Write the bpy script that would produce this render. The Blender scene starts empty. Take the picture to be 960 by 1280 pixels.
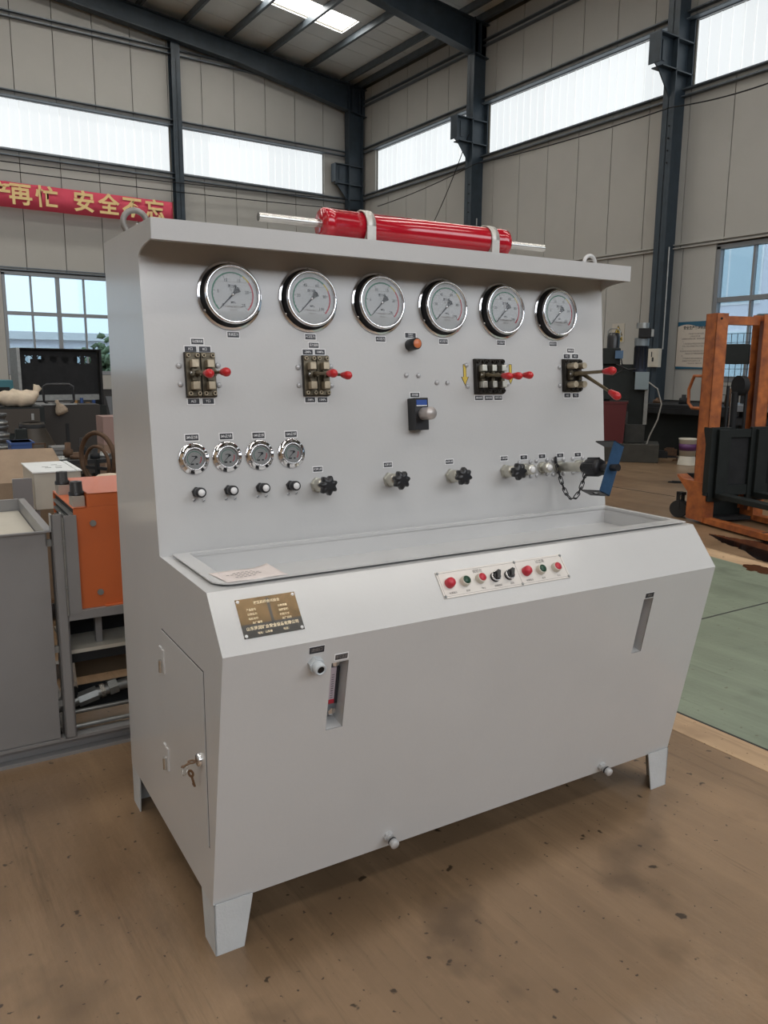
import bpy, math, random
from mathutils import Matrix, Vector
random.seed(7)
PI = math.pi
SC = bpy.context.scene
COL = SC.collection

# ------------------------------------------------------------------ camera
F_PX, PITCH, ROLL, PHI = 981.62, 10.2266, 0.3892, 3.0784     # fitted from the bench's edges
YAW = 30.8695 + PHI                                           # from +Y towards +X (room axes)
cph, sph = math.cos(math.radians(PHI)), math.sin(math.radians(PHI))
def m2w(p): return Vector((p[0]*cph + p[1]*sph, -p[0]*sph + p[1]*cph, p[2]))
def w2m(p): return Vector((p[0]*cph - p[1]*sph, p[0]*sph + p[1]*cph, p[2]))
CAM = m2w((-.555, -1.636, 1.5))
_y, _p, _r = math.radians(YAW), math.radians(PITCH), math.radians(ROLL)
FW = Vector((math.sin(_y)*math.cos(_p), math.cos(_y)*math.cos(_p), -math.sin(_p)))
_R = Vector((math.cos(_y), -math.sin(_y), 0)); _U = _R.cross(FW)
RT = _R*math.cos(_r) + _U*math.sin(_r); UP = -_R*math.sin(_r) + _U*math.cos(_r)
cam = bpy.data.cameras.new('camera'); cam.sensor_fit = 'HORIZONTAL'; cam.sensor_width = 36
cam.lens = 36*F_PX/960; cam.clip_end = 300; cam.clip_start = .02
camo = bpy.data.objects.new('camera', cam); COL.objects.link(camo)
camo.matrix_world = Matrix(((RT.x, UP.x, -FW.x, CAM.x), (RT.y, UP.y, -FW.y, CAM.y), (RT.z, UP.z, -FW.z, CAM.z), (0, 0, 0, 1)))
SC.camera = camo

# ------------------------------------------------------------------ light and exposure
SKY = (0.86, 0.93, 1.0); SKY_STRENGTH = 4.2
STRIP_STRENGTH, SKYLIGHT_STRENGTH = .90, 11.0
wd = bpy.data.worlds.new('sky'); SC.world = wd; wd.use_nodes = True
wn = wd.node_tree
bg = wn.nodes['Background']
tc = wn.nodes.new('ShaderNodeTexCoord'); mp = wn.nodes.new('ShaderNodeMapping'); mp.inputs['Scale'].default_value = (1, 1, 2.5)
nz = wn.nodes.new('ShaderNodeTexNoise'); nz.inputs['Scale'].default_value = 1.6; nz.inputs['Detail'].default_value = 3
rp = wn.nodes.new('ShaderNodeValToRGB'); rp.color_ramp.elements[0].position = .35; rp.color_ramp.elements[1].position = .7
rp.color_ramp.elements[0].color = (*SKY, 1); rp.color_ramp.elements[1].color = (.95, .97, 1, 1)
wn.links.new(tc.outputs['Generated'], mp.inputs['Vector']); wn.links.new(mp.outputs[0], nz.inputs['Vector'])
wn.links.new(nz.outputs['Fac'], rp.inputs['Fac']); wn.links.new(rp.outputs['Color'], bg.inputs['Color'])
bg.inputs['Strength'].default_value = SKY_STRENGTH
SC.view_settings.view_transform = 'Standard'; SC.view_settings.look = 'None'
SC.view_settings.exposure = 0.0; SC.view_settings.gamma = 1; SC.view_settings.use_curve_mapping = False
SC.cycles.max_bounces = 10; SC.cycles.diffuse_bounces = 6; SC.cycles.glossy_bounces = 5
SC.cycles.transparent_max_bounces = 12; SC.cycles.caustics_reflective = False; SC.cycles.caustics_refractive = False
SC.cycles.sample_clamp_indirect = 6
# hall limits: gable wall y = YB, eave wall x = XR, front wall (behind the camera) y = YF, far side wall x = XL
YB, XR, YF, XL = 20.5, 13.25, -11.0, -10.75
RX = 1.25                                                   # ridge
def roof_z(x): return 10.05 + .105*(XR - x) if x > RX else 10.05 + .105*(x - XL)
BAND = (-9.5, 12.0, 4.8, 9.6)                                # opening added high in the unseen front wall to light the bench: x0, x1, z0, z1
pl = bpy.data.lights.new('daylight_portal', 'AREA'); pl.shape = 'RECTANGLE'; pl.size = BAND[1]-BAND[0]; pl.size_y = BAND[3]-BAND[2]
pl.cycles.is_portal = True
po = bpy.data.objects.new('daylight_portal', pl); COL.objects.link(po)
po.location = ((BAND[0]+BAND[1])/2, YF, (BAND[2]+BAND[3])/2); po.rotation_euler = (PI/2, 0, 0)

# ------------------------------------------------------------------ pixel helpers (960 x 1280 frame)
def ray(px, py): return FW + RT*((px-480)/F_PX) - UP*((py-640)/F_PX)
def hit(px, py, n, d):
    v = ray(px, py); n = Vector(n); return CAM + v*((d - n.dot(CAM))/n.dot(v))
def fl(px, py, z=0): return hit(px, py, (0, 0, 1), z)
def onb(px, py, y=YB): return hit(px, py, (0, 1, 0), y)
def onr(px, py, x=XR): return hit(px, py, (1, 0, 0), x)
def prow(P, py):                                            # height over ground point P seen at image row py
    lo, hi = -2, 30
    for _ in range(50):
        m = (lo+hi)/2; v = Vector((P[0], P[1], m)) - CAM
        if 640 - F_PX*v.dot(UP)/v.dot(FW) > py: lo = m
        else: hi = m
    return m
def mpl(px, py, y0, z0, y1, z1):                            # bench profile plane, bench coordinates
    n = Vector((0, z1-z0, y0-y1)); c = w2m(CAM); v = w2m(ray(px, py))
    return c + v*(n.dot(Vector((0, y0, z0)) - c)/n.dot(v))

# ------------------------------------------------------------------ materials
MATS = {}
def mat(name, col, rough=.5, metal=0., var=0., vscale=8., bump=0., bscale=60., col2=None, spec=.5, coat=0., emit=0., alpha_mix=None, rvar=0., stretch=None):
    if name in MATS: return MATS[name]
    m = bpy.data.materials.new(name); m.use_nodes = True; nt = m.node_tree; b = nt.nodes['Principled BSDF']
    b.inputs['Base Color'].default_value = (*col, 1); b.inputs['Roughness'].default_value = rough
    b.inputs['Metallic'].default_value = metal; b.inputs['Specular IOR Level'].default_value = spec
    b.inputs['Coat Weight'].default_value = coat; b.inputs['Coat Roughness'].default_value = .12
    if emit:
        b.inputs['Emission Color'].default_value = (*col, 1); b.inputs['Emission Strength'].default_value = emit
    if var or bump or rvar:
        t = nt.nodes.new('ShaderNodeTexCoord'); src = t.outputs['Object']
        if stretch:
            mm = nt.nodes.new('ShaderNodeMapping'); mm.inputs['Scale'].default_value = stretch
            nt.links.new(src, mm.inputs['Vector']); src = mm.outputs[0]
    if var or rvar:
        n1 = nt.nodes.new('ShaderNodeTexNoise'); n1.inputs['Scale'].default_value = vscale; n1.inputs['Detail'].default_value = 5
        n1.inputs['Roughness'].default_value = .6
        nt.links.new(src, n1.inputs['Vector'])
    if var:
        r = nt.nodes.new('ShaderNodeValToRGB'); r.color_ramp.elements[0].position = .3; r.color_ramp.elements[1].position = .72
        c2 = col2 or tuple(c*(1-var) for c in col)
        r.color_ramp.elements[0].color = (*c2, 1); r.color_ramp.elements[1].color = (*col, 1)
        nt.links.new(n1.outputs['Fac'], r.inputs['Fac']); nt.links.new(r.outputs['Color'], b.inputs['Base Color'])
    if rvar:
        mr = nt.nodes.new('ShaderNodeMapRange'); mr.inputs['From Min'].default_value = .3; mr.inputs['From Max'].default_value = .7
        mr.inputs['To Min'].default_value = max(0, rough-rvar); mr.inputs['To Max'].default_value = min(1, rough+rvar)
        nt.links.new(n1.outputs['Fac'], mr.inputs['Value']); nt.links.new(mr.outputs[0], b.inputs['Roughness'])
    if bump:
        n2 = nt.nodes.new('ShaderNodeTexNoise'); n2.inputs['Scale'].default_value = bscale; n2.inputs['Detail'].default_value = 3
        nt.links.new(src, n2.inputs['Vector'])
        bp = nt.nodes.new('ShaderNodeBump'); bp.inputs['Strength'].default_value = bump; bp.inputs['Distance'].default_value = .01
        nt.links.new(n2.outputs['Fac'], bp.inputs['Height']); nt.links.new(bp.outputs[0], b.inputs['Normal'])
    MATS[name] = m; return m
def pane_mat(name, tint, ior_fac=.5, refl=1.0):
    if name in MATS: return MATS[name]
    m = bpy.data.materials.new(name); m.use_nodes = True; nt = m.node_tree; nt.nodes.clear()
    o = nt.nodes.new('ShaderNodeOutputMaterial'); t = nt.nodes.new('ShaderNodeBsdfTransparent'); t.inputs[0].default_value = (*tint, 1)
    g = nt.nodes.new('ShaderNodeBsdfGlossy'); g.inputs['Roughness'].default_value = .03; g.inputs[0].default_value = (refl, refl, refl, 1)
    lw0 = nt.nodes.new('ShaderNodeLayerWeight'); lw0.inputs['Blend'].default_value = .5
    pw_ = nt.nodes.new('ShaderNodeMath'); pw_.operation = 'POWER'; pw_.inputs[1].default_value = 4; nt.links.new(lw0.outputs['Facing'], pw_.inputs[0])
    lw = nt.nodes.new('ShaderNodeMath'); lw.operation = 'MULTIPLY_ADD'; lw.inputs[1].default_value = .9; lw.inputs[2].default_value = .045; nt.links.new(pw_.outputs[0], lw.inputs[0])
    mx = nt.nodes.new('ShaderNodeMixShader'); nt.links.new(lw.outputs[0], mx.inputs[0])
    nt.links.new(t.outputs[0], mx.inputs[1]); nt.links.new(g.outputs[0], mx.inputs[2]); nt.links.new(mx.outputs[0], o.inputs[0])
    MATS[name] = m; return m
def lamp_mat(name, col, strength, var=.06):
    """daylit translucent sheet; every sheet a little different in tint"""
    if name in MATS: return MATS[name]
    m = bpy.data.materials.new(name); m.use_nodes = True; nt = m.node_tree; b = nt.nodes['Principled BSDF']
    b.inputs['Base Color'].default_value = (.12, .125, .125, 1); b.inputs['Roughness'].default_value = .6
    oi = nt.nodes.new('ShaderNodeObjectInfo'); mr = nt.nodes.new('ShaderNodeMapRange')
    mr.inputs['To Min'].default_value = strength*(1-var); mr.inputs['To Max'].default_value = strength*(1+var)
    nt.links.new(oi.outputs['Random'], mr.inputs['Value']); nt.links.new(mr.outputs[0], b.inputs['Emission Strength'])
    b.inputs['Emission Color'].default_value = (*col, 1)
    MATS[name] = m; return m

GREY = mat('bench_paint', (.56, .555, .55), .30, var=.08, vscale=1.6, bump=.03, bscale=70, coat=.3)
LEGP = mat('leg_paint', (.56, .58, .59), .5, var=.12, vscale=14, bump=.15, bscale=140)
CHROME = mat('chrome', (.82, .82, .84), .09, 1)
STEEL = mat('bright_steel', (.62, .61, .58), .25, 1, var=.15, vscale=20)
ZINC = mat('zinc', (.62, .60, .53), .35, .8, var=.2, vscale=40)
BOLT = mat('bolt_paint', (.5, .5, .51), .4, .3)
BLACK = mat('black_plastic', (.012, .012, .014), .32)
BLACKM = mat('black_metal', (.02, .02, .023), .45, .3)
REDP = mat('red_plastic', (.50, .018, .022), .28)
REDB = mat('red_enamel', (.43, .006, .018), .14, coat=.6)
REDS = mat('red_button', (.52, .03, .05), .35)
GREENS = mat('green_button', (.012, .055, .03), .35)
ORNG = mat('amber_lens', (.62, .18, .07), .3)
WHITE = mat('white_print', (.78, .77, .77), .5)
LBLK = mat('label_black', (.022, .022, .028), .4)
DIAL = mat('dial_white', (.50, .505, .515), .5)
DIALG = mat('dial_grey', (.30, .30, .30), .5)
INK = mat('ink', (.015, .015, .02), .6)
INKG = mat('grey_ink', (.22, .2, .19), .6)
SGREEN = mat('scale_green', (.02, .17, .10), .5); SRED = mat('scale_red', (.45, .03, .05), .5); SYEL = mat('scale_yellow', (.55, .42, .05), .5)
LENS = pane_mat('gauge_glass', (.96, .965, .965), refl=.35)
BRONZE = mat('valve_body', (.15, .125, .085), .38, .65, var=.5, vscale=50)
BRONZD = mat('valve_dark', (.03, .024, .018), .45, .4, var=.4, vscale=40)
TAN = mat('valve_cap', (.52, .44, .32), .4, .4, var=.25, vscale=60)
LEVER = mat('lever_steel', (.20, .16, .10), .35, .8, var=.3, vscale=30)
YEL = mat('yellow_print', (.62, .44, .06), .5)
BRASS = mat('nameplate_brass', (.15, .10, .052), .22, .8, var=.6, vscale=14, col2=(.06, .04, .02))
NPBLK = mat('nameplate_black', (.012, .01, .008), .2)
NPTXT = mat('nameplate_letters', (.62, .52, .36), .3, .6)
PLATE = mat('control_plate', (.66, .62, .58), .38, .2)
PAPER = mat('paper', (.72, .64, .61), .7)
BLUEST = mat('blue_steel', (.045, .11, .22), .35, .5, var=.3, vscale=30)
DARKHOLE = mat('dark_inside', (.03, .03, .03), .8)
WALLP = mat('wall_panel', (.425, .42, .395), .5, var=.10, vscale=.7, bump=.12, bscale=1.3, spec=.35)
WALLW = mat('warm_wall', (.46, .33, .20), .7, var=.1, vscale=1)
WALLN = mat('front_wall', (.16, .16, .165), .7)
WALLC = mat('wall_core', (.10, .095, .08), .8)
PLINTH = mat('plinth', (.05, .05, .052), .8, var=.4, vscale=3)
ROOFP = mat('roof_sheet', (.74, .79, .80), .55, var=.15, vscale=.5)
DSTEEL = mat('dark_frame_steel', (.038, .056, .074), .42, .1, var=.35, vscale=4)
RAIL = mat('rail_steel', (.14, .17, .20), .45, .3, var=.3, vscale=5)
ALU = mat('window_alu', (.24, .255, .27), .45, .4)
GLASS = pane_mat('window_glass', (.455, .52, .56), refl=.5)
FRP = lamp_mat('frp_sheet', (.93, .98, 1.0), STRIP_STRENGTH)
FRPR = mat('frp_rib', (.70, .74, .75), .6, emit=.85)
SKYL = lamp_mat('skylight_sheet', (1.0, .955, .88), SKYLIGHT_STRENGTH)
ORANGE = mat('orange_paint', (.60, .135, .035), .42, var=.12, vscale=5, coat=.15)
ORUST = mat('orange_worn', (.50, .15, .035), .5, var=.55, vscale=9, col2=(.20, .055, .02), bump=.1)
TANKP = mat('tank_paint', (.27, .265, .265), .4, .2, var=.12, vscale=3, rvar=.08)
CREAM = mat('cream_paint', (.52, .49, .42), .45, var=.1, vscale=5)
BOXW = mat('box_white', (.75, .77, .77), .4)
CARD = mat('cardboard', (.30, .215, .145), .8, var=.2, vscale=12)
SACK = mat('sack_cloth', (.62, .52, .40), .9, var=.25, vscale=9, bump=.5, bscale=25)
BLKST = mat('black_iron', (.020, .021, .023), .65, .0, var=.4, vscale=6, spec=.25)
GRNBLK = mat('green_black_paint', (.013, .017, .0165), .6, var=.4, vscale=5, spec=.3)
GREYGRN = mat('machine_green', (.055, .075, .072), .5, var=.3, vscale=4)
RUST = mat('rusty_iron', (.12, .065, .035), .7, .3, var=.5, vscale=20)
BLUEP = mat('blue_paint', (.02, .06, .20), .5)
TEAL = mat('teal_paint', (.03, .14, .17), .5)
DKRED = mat('dark_red', (.085, .007, .009), .5)
BANNER = mat('banner_cloth', (.62, .06, .11), .75, var=.12, vscale=2)
BANYEL = mat('banner_yellow', (.80, .60, .28), .7)
BOARD = mat('poster_board', (.56, .50, .43), .4)
POSTB = mat('poster_blue', (.02, .10, .17), .4)
RUBBER = mat('rubber', (.015, .015, .016), .7)
CABLE = mat('grey_cable', (.28, .27, .25), .6)
GALV = mat('galvanised', (.36, .37, .36), .4, .7, var=.3, vscale=15)
OIL = mat('oil_film', (.012, .007, .006), .04, coat=.5)
OILR = mat('oil_rust', (.10, .035, .012), .25, var=.4, vscale=9)
WOOD = mat('wood_brown', (.20, .12, .065), .7, var=.3, vscale=6, stretch=(1, 8, 8))
PURPLE = mat('purple_label', (.10, .03, .12), .5)
OUTW = mat('outside_wall', (.88, .86, .93), .8); OUTG = mat('outside_glass', (.62, .74, .80), .5)
OUTF = mat('outside_white', (.95, .95, .96), .7); LEAFY = mat('leaf_green', (.30, .38, .22), .8, var=.5, vscale=5)
YARD = mat('yard_concrete', (.34, .31, .27), .85, var=.2, vscale=.6)

def floor_material(name, base, base2, spots, rough, sand=None):
    m = bpy.data.materials.new(name); m.use_nodes = True; nt = m.node_tree; b = nt.nodes['Principled BSDF']; L = nt.links.new
    t = nt.nodes.new('ShaderNodeTexCoord')
    def noise(sc, det=6, ro=.6, stretch=None, rot=0):
        n = nt.nodes.new('ShaderNodeTexNoise'); n.inputs['Scale'].default_value = sc; n.inputs['Detail'].default_value = det; n.inputs['Roughness'].default_value = ro
        if stretch:
            k = nt.nodes.new('ShaderNodeMapping'); k.inputs['Scale'].default_value = stretch; k.inputs['Rotation'].default_value = (0, 0, rot)
            L(t.outputs['Object'], k.inputs['Vector']); L(k.outputs[0], n.inputs['Vector'])
        else: L(t.outputs['Object'], n.inputs['Vector'])
        return n.outputs['Fac']
    def ramp(f, a, c):
        r = nt.nodes.new('ShaderNodeMapRange'); r.inputs['From Min'].default_value = a; r.inputs['From Max'].default_value = c; L(f, r.inputs['Value']); return r.outputs[0]
    def mix(f, a, c):
        x = nt.nodes.new('ShaderNodeMix'); x.data_type = 'RGBA'; L(f, x.inputs['Factor'])
        for s, v in ((x.inputs[6], a), (x.inputs[7], c)):
            if isinstance(v, tuple): s.default_value = (*v, 1)
            else: L(v, s)
        return x.outputs[2]
    c = mix(ramp(noise(.9), .36, .66), base2, base)
    c = mix(ramp(noise(5, 6, .75, (1, .10, 1), .9), .46, .8), c, tuple(k*1.3 for k in base))      # wiping streaks
    c = mix(ramp(noise(9, 6, .8, (1, .05, 1), -.5), .56, .75), c, tuple(k*.6 for k in base2))  # scuffs
    c = mix(ramp(noise(2.4, 4, .5), .58, .72), c, tuple(k*.72 for k in base2))
    c = mix(ramp(noise(17, 3, .5), .685, .72), c, spots)                                       # oil drops
    c = mix(ramp(noise(42, 2, .5), .70, .73), c, spots)                                        # grit
    L(c, b.inputs['Base Color'])
    rr = nt.nodes.new('ShaderNodeMapRange'); rr.inputs['To Min'].default_value = rough-.12; rr.inputs['To Max'].default_value = rough+.12
    L(noise(3.), rr.inputs['Value']); L(rr.outputs[0], b.inputs['Roughness'])
    bp = nt.nodes.new('ShaderNodeBump'); bp.inputs['Strength'].default_value = .12; bp.inputs['Distance'].default_value = .01
    L(noise(30, 4), bp.inputs['Height']); L(bp.outputs[0], b.inputs['Normal'])
    MATS[name] = m; return m
FLOORM = floor_material('brown_concrete', (.245, .160, .094), (.165, .105, .060), (.045, .028, .016), .33)
GREENM = floor_material('green_coating', (.20, .235, .175), (.165, .195, .145), (.12, .12, .08), .36)
SANDM = floor_material('sand_edge', (.46, .32, .19), (.38, .25, .15), (.2, .12, .06), .6)

# ------------------------------------------------------------------ mesh builder
class MB:
    def __init__(s): s.v = []; s.f = []; s.m = []; s.s = []
    def add(s, vs, fs, mi=0, smooth=False, M=None):
        k = len(s.v)
        s.v += [tuple(M @ Vector(p)) if M else tuple(p) for p in vs]
        for f in fs: s.f.append([i+k for i in f]); s.m.append(mi); s.s.append(smooth)
        return s
    def box(s, a, b, mi=0, M=None):
        x0, y0, z0 = a; x1, y1, z1 = b
        return s.add([(x0,y0,z0),(x1,y0,z0),(x1,y1,z0),(x0,y1,z0),(x0,y0,z1),(x1,y0,z1),(x1,y1,z1),(x0,y1,z1)],
                     [(0,3,2,1),(4,5,6,7),(0,1,5,4),(1,2,6,5),(2,3,7,6),(3,0,4,7)], mi, False, M)
    def cyl(s, p0, p1, r0, r1=None, n=16, mi=0, smooth=True, caps=True):
        p0, p1 = Vector(p0), Vector(p1); r1 = r0 if r1 is None else r1
        d = (p1-p0).normalized(); a = d.orthogonal().normalized(); b = d.cross(a)
        vs = [p0 + (a*math.cos(2*PI*i/n) + b*math.sin(2*PI*i/n))*r0 for i in range(n)] + [p1 + (a*math.cos(2*PI*i/n) + b*math.sin(2*PI*i/n))*r1 for i in range(n)]
        s.add(vs, [(i, (i+1) % n, n+(i+1) % n, n+i) for i in range(n)], mi, smooth)
        if caps: s.add(vs, [tuple(range(n-1, -1, -1)), tuple(range(n, 2*n))], mi)
        return s
    def tube(s, pts, r, n=8, mi=0, closed=False, smooth=True):
        pts = [Vector(p) for p in pts]; N = len(pts); rings = []; a = None
        for i, p in enumerate(pts):
            if closed: d = pts[(i+1) % N] - pts[i-1]
            else: d = pts[min(i+1, N-1)] - pts[max(i-1, 0)]
            d.normalize()
            a = (a - d*a.dot(d)).normalized() if a is not None and (a - d*a.dot(d)).length > 1e-6 else d.orthogonal().normalized()
            b = d.cross(a); rr = r[i] if isinstance(r, (list, tuple)) else r
            rings.append([p + (a*math.cos(2*PI*k/n) + b*math.sin(2*PI*k/n))*rr for k in range(n)])
        vs = [q for g in rings for q in g]; fs = []
        for i in range(N if closed else N-1):
            j = (i+1) % N
            for k in range(n): fs.append((i*n+k, i*n+(k+1) % n, j*n+(k+1) % n, j*n+k))
        s.add(vs, fs, mi, smooth)
        if not closed: s.add(vs, [tuple(range(n-1, -1, -1)), tuple(range((N-1)*n, N*n))], mi)
        return s
    def lathe(s, prof, n=32, mi=0, M=None, smooth=True):
        vs = []; fs = []; K = len(prof)
        for r, z in prof: vs += [(r*math.cos(2*PI*i/n), r*math.sin(2*PI*i/n), z) for i in range(n)]
        for k in range(K-1):
            for i in range(n): fs.append((k*n+i, k*n+(i+1) % n, (k+1)*n+(i+1) % n, (k+1)*n+i))
        s.add(vs, fs, mi, smooth, M)
        caps = []
        if prof[0][0] > 1e-6: caps.append(tuple(range(n-1, -1, -1)))
        if prof[-1][0] > 1e-6: caps.append(tuple(range((K-1)*n, K*n)))
        if caps: s.add(vs, caps, mi, False, M)
        return s
    def ring(s, prof, n=32, mi=0, M=None, smooth=True):               # closed profile turned round z
        vs = []; fs = []; K = len(prof)
        for r, z in prof: vs += [(r*math.cos(2*PI*i/n), r*math.sin(2*PI*i/n), z) for i in range(n)]
        for k in range(K):
            j = (k+1) % K
            for i in range(n): fs.append((k*n+i, k*n+(i+1) % n, j*n+(i+1) % n, j*n+i))
        return s.add(vs, fs, mi, smooth, M)
    def prism(s, poly, z0, z1, mi=0, M=None):
        n = len(poly); vs = [(x, y, z0) for x, y in poly] + [(x, y, z1) for x, y in poly]
        return s.add(vs, [tuple(range(n-1, -1, -1)), tuple(range(n, 2*n))] + [(i, (i+1) % n, n+(i+1) % n, n+i) for i in range(n)], mi, False, M)
    def ball(s, c, r, n=12, mi=0, sc=(1, 1, 1)):
        prof = [(r*math.sin(PI*k/(n//2)), -r*math.cos(PI*k/(n//2))) for k in range(n//2+1)]
        M = Matrix.Translation(c) @ Matrix.Diagonal((*sc, 1)); return s.lathe(prof, n, mi, M)
    def mesh(s, name, *mats, bevel=0):
        me = bpy.data.meshes.new(name); me.from_pydata(s.v, [], s.f)
        me.polygons.foreach_set('material_index', s.m); me.polygons.foreach_set('use_smooth', s.s)
        for m in mats: me.materials.append(m)
        me.update(); return me
    def build(s, name, mats, parent=None, M=None, bevel=0):
        if not isinstance(mats, (tuple, list)): mats = (mats,)
        return link(name, s.mesh(name, *mats), parent, M, bevel)
def link(name, me, parent=None, M=None, bevel=0):
    o = bpy.data.objects.new(name, me); COL.objects.link(o)
    if parent: o.parent = parent
    if M is not None: o.matrix_local = M
    if bevel:
        b = o.modifiers.new('edge', 'BEVEL'); b.width = bevel; b.segments = 2; b.limit_method = 'ANGLE'; b.angle_limit = .6
    return o
def root(name, label, cat, loc=(0, 0, 0), rz=0, group=None):
    o = bpy.data.objects.new(name, None); COL.objects.link(o); o.empty_display_size = .1
    o.location = loc; o.rotation_euler = (0, 0, rz); return tag(o, label, cat, group)
def tag(o, label, cat, group=None):
    o['label'] = label; o['category'] = cat
    if group: o['group'] = group
    return o
def struct(o): o['kind'] = 'structure'; return o
CACHE = {}
def shared(key, fn):
    if key not in CACHE: CACHE[key] = fn()
    return CACHE[key]
def T(x, y, z): return Matrix.Translation((x, y, z))
def RZ(a): return Matrix.Rotation(a, 4, 'Z')
def RXm(a): return Matrix.Rotation(a, 4, 'X')
def RYm(a): return Matrix.Rotation(a, 4, 'Y')
def frame(o, u, v):
    u = Vector(u).normalized(); v = Vector(v).normalized(); n = u.cross(v)
    return Matrix(((u.x, v.x, n.x, o[0]), (u.y, v.y, n.y, o[1]), (u.z, v.z, n.z, o[2]), (0, 0, 0, 1)))
def text_mesh(s, size, m, bold=0., width=None):
    """flat lettering centred on the origin in the xy plane; width: squeeze to this width"""
    key = ('txt', s, round(size, 5), m.name, bold, width)
    def mk():
        c = bpy.data.curves.new('lettering', 'FONT'); c.body = s; c.size = size; c.align_x = 'CENTER'; c.align_y = 'CENTER'
        c.resolution_u = 2; c.offset = bold*size
        o = bpy.data.objects.new('lettering_tmp', c); COL.objects.link(o)
        dg = bpy.context.evaluated_depsgraph_get()
        me = bpy.data.meshes.new_from_object(o.evaluated_get(dg))
        bpy.data.objects.remove(o); bpy.data.curves.remove(c)
        if width and len(me.vertices):
            xs = [v.co.x for v in me.vertices]; w = max(xs)-min(xs)
            if w > 0:
                k = width/w
                for v in me.vertices: v.co.x *= k
        me.name = 'lettering'; me.materials.clear(); me.materials.append(m); return me
    return shared(key, mk)

# ================================================================== THE HALL
floor = struct(MB().box((XL, YF, -.2), (XR, YB, 0)).build('floor', FLOORM))
struct(MB().box((-120, -120, -.3), (150, 150, -.21)).build('yard', YARD))
def floor_poly(name, pts, m, z0, z1, parent=None): return MB().prism([(p.x, p.y) for p in pts], z0, z1).build(name, m, parent)
a, b = fl(847.5, 890), fl(960, 937.5); c, d = fl(884, 694.5), fl(962, 716)
dn, df = (b-a).normalized(), (d-c).normalized()
lane = [a-dn*1.6, b+dn*5, d+df*4, c-df*2.4]
struct(floor_poly('floor_coating', lane, GREENM, -.01, .002))
nn = Vector((dn.y, -dn.x, 0)); nn = nn if nn.dot(CAM-a) > 0 else -nn
struct(floor_poly('floor_edging_near', [a-dn*1.6, b+dn*5, b+dn*5+nn*.17, a-dn*1.6+nn*.17], SANDM, -.01, .0015))
nf = Vector((df.y, -df.x, 0)); nf = nf if nf.dot(c-CAM) > 0 else -nf
struct(floor_poly('floor_edging_far', [c-df*2.4, d+df*4, d+df*4+nf*.22, c-df*2.4+nf*.22], SANDM, -.01, .0015))
p, q = fl(878, 774), fl(962, 753); jd = (q-p).normalized(); jn = Vector((-jd.y, jd.x, 0))*.006
struct(floor_poly('floor_joint', [p-jd*.5-jn, q+jd*3-jn, q+jd*3+jn, p-jd*.5+jn], DARKHOLE, -.01, .0035))
p, q = fl(762, 608), fl(826, 618); jd = (q-p).normalized(); jn = Vector((-jd.y, jd.x, 0))*.012
struct(floor_poly('floor_joint_far', [p-jd*3-jn, q+jd*.2-jn, q+jd*.2+jn, p-jd*3+jn], DARKHOLE, -.01, .002))
struct(MB().prism([(p.x, p.y) for p in (a-dn*1.6, b+dn*5, b+dn*5+nn*.012, a-dn*1.6+nn*.012)], -.01, .003).build('floor_joint_near', DARKHOLE))

# walls: dark core with real openings, light sandwich panels, rails and windows as children
Z1, Z2, Z3, Z4 = 1.38, 3.84, 6.76, 7.96                     # window sill, window head, strip sill, strip head
TH = .16
def wall_core(along, lo, hi, opens, gable):
    """opens: list of (a0, a1, z0, z1); box strips around them"""
    mb = MB(); zs = sorted({0, *[o[2] for o in opens], *[o[3] for o in opens], 9.9})
    for z0, z1 in zip(zs, zs[1:]):
        cut = sorted((o[0], o[1]) for o in opens if o[2] <= z0+1e-6 and o[3] >= z1-1e-6); s = lo
        for c0, c1 in cut + [(hi, hi)]:
            if c0-s > .01: mb.box((s, z0, 0), (c0, z1, TH))
            s = max(s, c1)
    if gable: mb.prism([(lo, 9.9), (hi, 9.9), (hi, roof_z(hi)), (RX, roof_z(RX)), (lo, roof_z(lo))], 0, TH)
    else: mb.box((lo, 9.9, 0), (hi, 10.05, TH))
    return mb
WB = frame((0, YB, 0), (1, 0, 0), (0, 0, 1))                # local z = -y (into the hall)
WB_IN = WB @ T(0, 0, -TH)
def wall_frame(side):
    if side == 'back': return frame((0, YB, 0), (1, 0, 0), (0, 0, 1))      # n = -y
    if side == 'right': return frame((XR, 0, 0), (0, -1, 0), (0, 0, 1))    # n = -x ; u = -y
    if side == 'front': return frame((0, YF, 0), (-1, 0, 0), (0, 0, 1))    # n = +y ; u = -x
    return frame((XL, 0, 0), (0, 1, 0), (0, 0, 1))                         # n = +x
WIN_N = [0]
def strip_window(F, u0, u1, z0, z1, pitch, sheets=True):
    WIN_N[0] += 1
    n = max(1, round((u1-u0)/pitch)); w = (u1-u0)/n
    fr = MB()
    for zz in (z0, z1-.03): fr.box((u0, zz, -.03), (u1, zz+.03, .02))
    win = struct(fr.build('window_%d' % WIN_N[0], ALU, None, F))
    for i in range(n):
        me = MB().box((-w/2, 0, -.012), (w/2, z1-z0-.06, 0)).mesh('sheet', FRP)
        sh = link('sheet', me, win, T(u0+w*(i+.5), z0+.03, -.06))
        if sheets:
            rb = MB()
            for k in range(4):
                x = -w/2 + w*k/4
                rb.box((x-.008, 0, 0), (x+.008 + (.012 if k == 0 else 0), z1-z0-.06, .014))
            rb.build('rib', FRPR, sh)
    return win
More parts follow.
